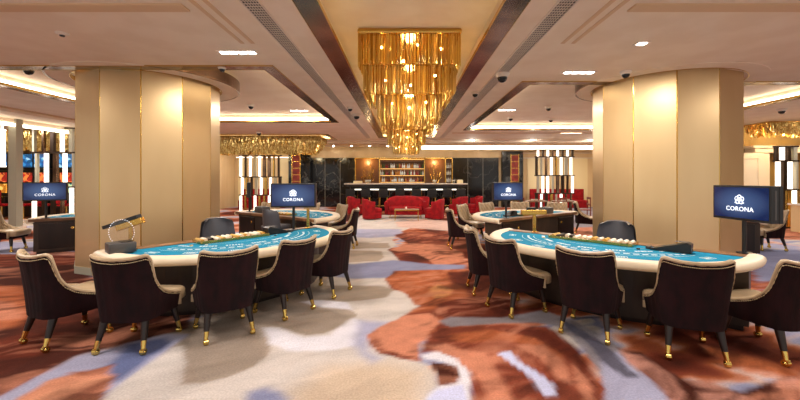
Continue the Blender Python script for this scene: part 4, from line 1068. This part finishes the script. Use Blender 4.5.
post_screen(11.6, 12.35, 11.6, (.06, 1.25, 2.15, 2.6), 4, 'small screen of lit posts at the right edge beside the white door', 12, ((0, 3), (0, 2), (1,)))
# square pillar at far left
struct('wall_pillar', MB().box(-11.98, -11.74, 11.2, 11.4, 0, ZC), 'post_grey')
struct('trim_9', MB().box(-12.04, -11.68, 11.15, 11.45, 0, .14), 'white_top')
o = MB().box(-.06, .06, -.05, .05, 2.0, 3.1).box(-.07, .07, -.06, .06, 3.1, 3.14).box(-.07, .07, -.06, .06, 1.96, 2.0).box(-.02, .02, -.02, .02, 3.14, ZC).build('hanging_light_tube', 'tube_glow', None, loc=(-12.6, 11.6, 0)); tag(o, 'upright white light tube at the very left edge', 'lamp')

# slot-machine hall beyond the left screen
struct('wall_left', MB().box(-18.5, -18.3, 5, 18, 0, 4.3), 'gold_wall')
struct('wall_left', MB().box(-18.5, -9.6, 17.8, 18, 0, 4.3), 'gold_wall')
struct('wall_left', MB().box(-9.75, -9.6, 18, 21, 0, 4.3), 'cream_wall')
long_chandelier(-17.0, -11.6, 13.5, 14.6, 2.62, 3.37, 4200, 'long gold crystal ceiling lamp above the slot machines', ZC)
def slot():
    t = thing('slot_machine', 'x', 'slot machine')
    M = Matrix.Rotation(PI/2, 4, 'Z')
    MB().rbox(-.33, .33, -.25, .3, 0, .85, .02).build('cabinet', 'dark_wood', t)
    MB().rbox(-.33, .33, -.1, .3, .85, 2.0, .03).build('upper_cabinet', 'black_plastic', t)
    MB().box(-.27, .27, -.115, -.1, 1.0, 1.38).build('main_screen', 'slot_amber', t)
    MB().box(-.27, .27, -.115, -.1, 1.45, 1.85).build('upper_screen', 'slot_red', t)
    MB().rbox(-.31, .31, -.12, .12, 2.02, 2.68, .03).build('topper', 'black_plastic', t)
    MB().box(-.28, .28, -.14, -.121, 2.07, 2.63).build('topper_screen', 'slot_blue', t)
    MB().rbox(-.3, .3, -.42, -.2, .78, .86, .02).build('button_deck', 'brass', t)
    return t
sm = slot(); SL = ('first', 'second', 'third', 'fourth', 'fifth', 'sixth')
for i in range(6):
    o = sm if i == 0 else dup(sm)
    o.location = (-16.9+.86*i, 15.6+.2*(i % 2), 0); tag(o, 'slot machine with blue topper in the left hall, %s from the left edge' % SL[i], None, 'slot machines')
    if i % 2:
        for c in o.children:
            if c.name.startswith('main_screen'): c.data = c.data.copy(); c.data.materials.clear(); c.data.materials.append(MATS['slot_teal'])
def stool():
    t = thing('slot_chair', 'x', 'chair')
    MB().rbox(-.22, .22, -.2, .22, .50, .60, .04).build('seat', 'red_fabric', t)
    MB().rbox(-.21, .21, -.26, -.19, .60, 1.15, .04).build('backrest', 'red_fabric', t)
    MB().tube((0, 0, .03), (0, 0, .5), .035, n=10).build('pedestal', 'brass', t)
    MB().lathe([(.22, 0), (.22, .02), (.05, .04)], 18).build('base', 'brass', t)
    return t
st0 = stool()
for i in range(6):
    o = st0 if i == 0 else dup(st0)
    o.location = (-16.9+.86*i, 14.75, 0); tag(o, 'red chair before the slot machine that is %s from the left edge' % SL[i], None, 'red slot machine chairs')

# right-hand rooms
struct('wall_right', MB().box(10.95, 18.5, 13.3, 13.5, 0, 4.3), 'gold_wall')
struct('wall_right', MB().box(10.95, 11.1, 13.5, 21.2, 0, 4.3), 'cream_wall')
struct('wall_right', MB().box(18.3, 18.5, -1.5, 13.4, 0, 4.3), 'cream_wall')
t = thing('door_1', None, None, (11.65, 12.6, 0)); t['kind'] = 'structure'
MB().box(-.44, .58, -.03, .03, .02, 2.47).build('door_leaf', 'white_door', t)
f = MB()
for z0, z1 in ((.2, .9), (1.05, 2.3)):
    f.box(-.28, -.255, -.045, -.03, z0, z1).box(.375, .40, -.045, -.03, z0, z1).box(-.28, .4, -.045, -.03, z0, z0+.025).box(-.28, .4, -.045, -.03, z1-.025, z1)
f.build('door_moulding', 'white_door', t)
MB().box(.50, .56, -.06, -.03, 1.0, 1.2).build('door_handle', 'brass', t)
struct('trim_10', MB().box(12.45, 12.75, 12.9, 13.2, 0, 2.5).box(12.2, 16, 12.85, 13.25, 2.5, 2.66).box(12.1, 16.1, 12.8, 13.28, 2.66, 2.74), 'white_door')
t = thing('reception_counter', 'pale low counter at the right edge below the lit posts', 'counter', (12.6, 10.9, 0))
MB().rbox(-.9, 1.6, -.3, .3, 0, .80, .01).build('body', 'cream_wall', t); MB().rbox(-.95, 1.65, -.35, .35, .80, .85, .01).build('top', 'white_top', t)

# wooden side tables and chairs on the far right
def side_table(x, y, label):
    t = thing('side_table', label, 'table', (x, y, 0), 0, 'wooden tables at the far right')
    MB().rbox(-.38, .38, -.3, .3, .72, .76, .008).build('table_top', 'walnut', t)
    for sx in (-1, 1):
        for sy in (-1, 1): MB().tube((sx*.33, sy*.25, .72), (sx*.33, sy*.25, 0), .022, n=6).build('leg', 'dark_wood', t)
    MB().box(-.33, .33, -.24, .24, .30, .32).build('lower_shelf', 'walnut', t)
side_table(5.0, 14.0, 'wooden side table with white dishes right of the right far monitor')
side_table(6.05, 14.0, 'wooden side table beside the red wall bench posts')
mat('red_wood', (120, 48, 30), .4)
def wood_chair():
    t = thing('wooden_chair', 'x', 'chair')
    MB().rbox(-.21, .21, -.2, .2, .44, .48, .01).build('seat', 'red_wood', t)
    for sx in (-1, 1):
        MB().tube((sx*.19, .18, .45), (sx*.19, .18, 0), .018, n=6).build('leg', 'red_wood', t)
        MB().tube((sx*.19, -.18, .92), (sx*.19, -.18, 0), .018, n=6).build('leg', 'red_wood', t)
    MB().box(-.19, .19, -.195, -.165, .84, .92).build('back_slat', 'red_wood', t); MB().box(-.19, .19, -.19, -.17, .62, .68).build('back_slat', 'red_wood', t)
    return t
w0 = wood_chair()
for i, (x, y, r, lb) in enumerate(((4.45, 13.5, -80, 'reddish wooden chair left of the side tables at far right'), (5.55, 13.3, 20, 'reddish wooden chair between the two side tables'), (6.6, 13.6, 80, 'reddish wooden chair nearest the right gold column'))):
    o = w0 if i == 0 else dup(w0)
    o.location = (x, y, 0); o.rotation_euler = (0, 0, math.radians(r)); tag(o, lb, None, 'reddish wooden chairs')
b0 = None
for i, (x, y) in enumerate(((4.85, 13.95), (5.0, 14.0), (5.15, 13.92), (5.9, 14.0), (6.05, 13.95), (6.2, 14.02))):
    if b0 is None: b0 = MB().lathe([(.035, 0), (.05, .01), (.075, .06), (.07, .06), (.045, .015)], 14).build('white_bowl', 'white_top', None, smooth=True); o = b0
    else: o = b0.copy(); COL.objects.link(o)
    o.location = (x, y, .76); tag(o, 'small white bowl on the wooden side table %s' % ('nearer the monitor' if i < 3 else 'nearer the right column'), 'bowl', 'white bowls on side table %s' % ('left' if i < 3 else 'right'))

# ------------------------------------------------------------------ ceiling cameras and detectors
dome = None
DL = [(1.69, 6.36, ZC, 1.5, 'large black dome camera beside the right ceiling vent, nearest'), (1.49, 7.75, ZC, 1.0, 'small black dome camera beside the right ceiling vent'),
      (3.74, 6.24, ZC, 1.1, 'black dome camera before the right gold column'), (-1.33, 10.4, ZC, 1.4, 'black dome camera between left vent and middle recess, right of two'),
      (-1.37, 9.4, ZC, 1.0, 'black dome camera between left vent and middle recess, left of two'), (-4.22, 10.2, 3.64, 1.2, 'black dome camera in the raised ceiling right of the left column'),
      (-5.6, 14.3, ZC, 1.4, 'black dome camera above the long left chandelier'), (4.1, 10.5, 3.64, 1.2, 'black dome camera high in the raised ceiling left of the right column'),
      (3.55, 12.3, ZC+.23, 1.2, 'black dome camera low left in the raised right ceiling'), (5.0, 12.6, ZC+.23, 1.2, 'black dome camera at the far edge of the raised right ceiling'),
      (-6.85, 6.75, 3.64, 1.4, 'black dome camera at the left edge before the left gold column'), (9.8, 9.6, ZC, 1.3, 'black dome camera beyond the right gold column'),
      (-2.95, 6.0, ZC+.0, .8, 'black dome camera over the top right edge of the left column')]
for i, (x, y, z, s, lb) in enumerate(DL):
    if dome is None:
        dome = thing('dome_camera', 'x', 'security camera')
        MB().lathe([(.06, -.05), (.085, -.015), (.085, 0)], 16).build('housing', 'vent_white', dome)
        MB().ball((0, 0, -.05), .058, 8).build('lens_dome', 'screen_off', dome, smooth=True); o = dome
    else: o = dup(dome)
    o.location = (x, y, z); o.scale = (s, s, s); tag(o, lb, None, 'black dome cameras')
for i, (x, y, lb) in enumerate(((-4.25, 4.6, 'small white detector on the near left ceiling'), (-2.3, 5.9+.28, 'small detector near the corner of the left ceiling recess'), (-9.7, 8.0, 'flat detector on the ceiling at the far left edge'))):
    z = ZC if i != 1 else 3.64
    t = thing('smoke_detector', lb, 'detector', (x, y, z), 0, 'ceiling detectors')
    MB().lathe([(.05, -.03), (.07, -.012), (.07, 0)], 16).build('cover', 'vent_white', t); MB().lathe([(.025, -.045), (.03, -.03)], 12).build('sensor', 'screen_off', t)

# ------------------------------------------------------------------ world, camera, colour management
w = bpy.data.worlds.new('world'); bpy.context.scene.world = w; w.use_nodes = True
w.node_tree.nodes['Background'].inputs['Color'].default_value = (1, .92, .84, 1); w.node_tree.nodes['Background'].inputs['Strength'].default_value = .8
cam = bpy.data.cameras.new('camera'); co = bpy.data.objects.new('camera', cam); COL.objects.link(co)
cam.sensor_width = 36; cam.lens = 36*FOC/800; cam.shift_x = -(PPX-400)/800; cam.shift_y = -(200-PPY)/800
co.location = (0, 0, EYE); co.rotation_euler = (PI/2, 0, 0); cam.clip_start = .05
bpy.context.scene.camera = co
vs = bpy.context.scene.view_settings
vs.view_transform = 'Standard'; vs.look = 'None'; vs.gamma = 1; vs.use_curve_mapping = False; vs.exposure = 0
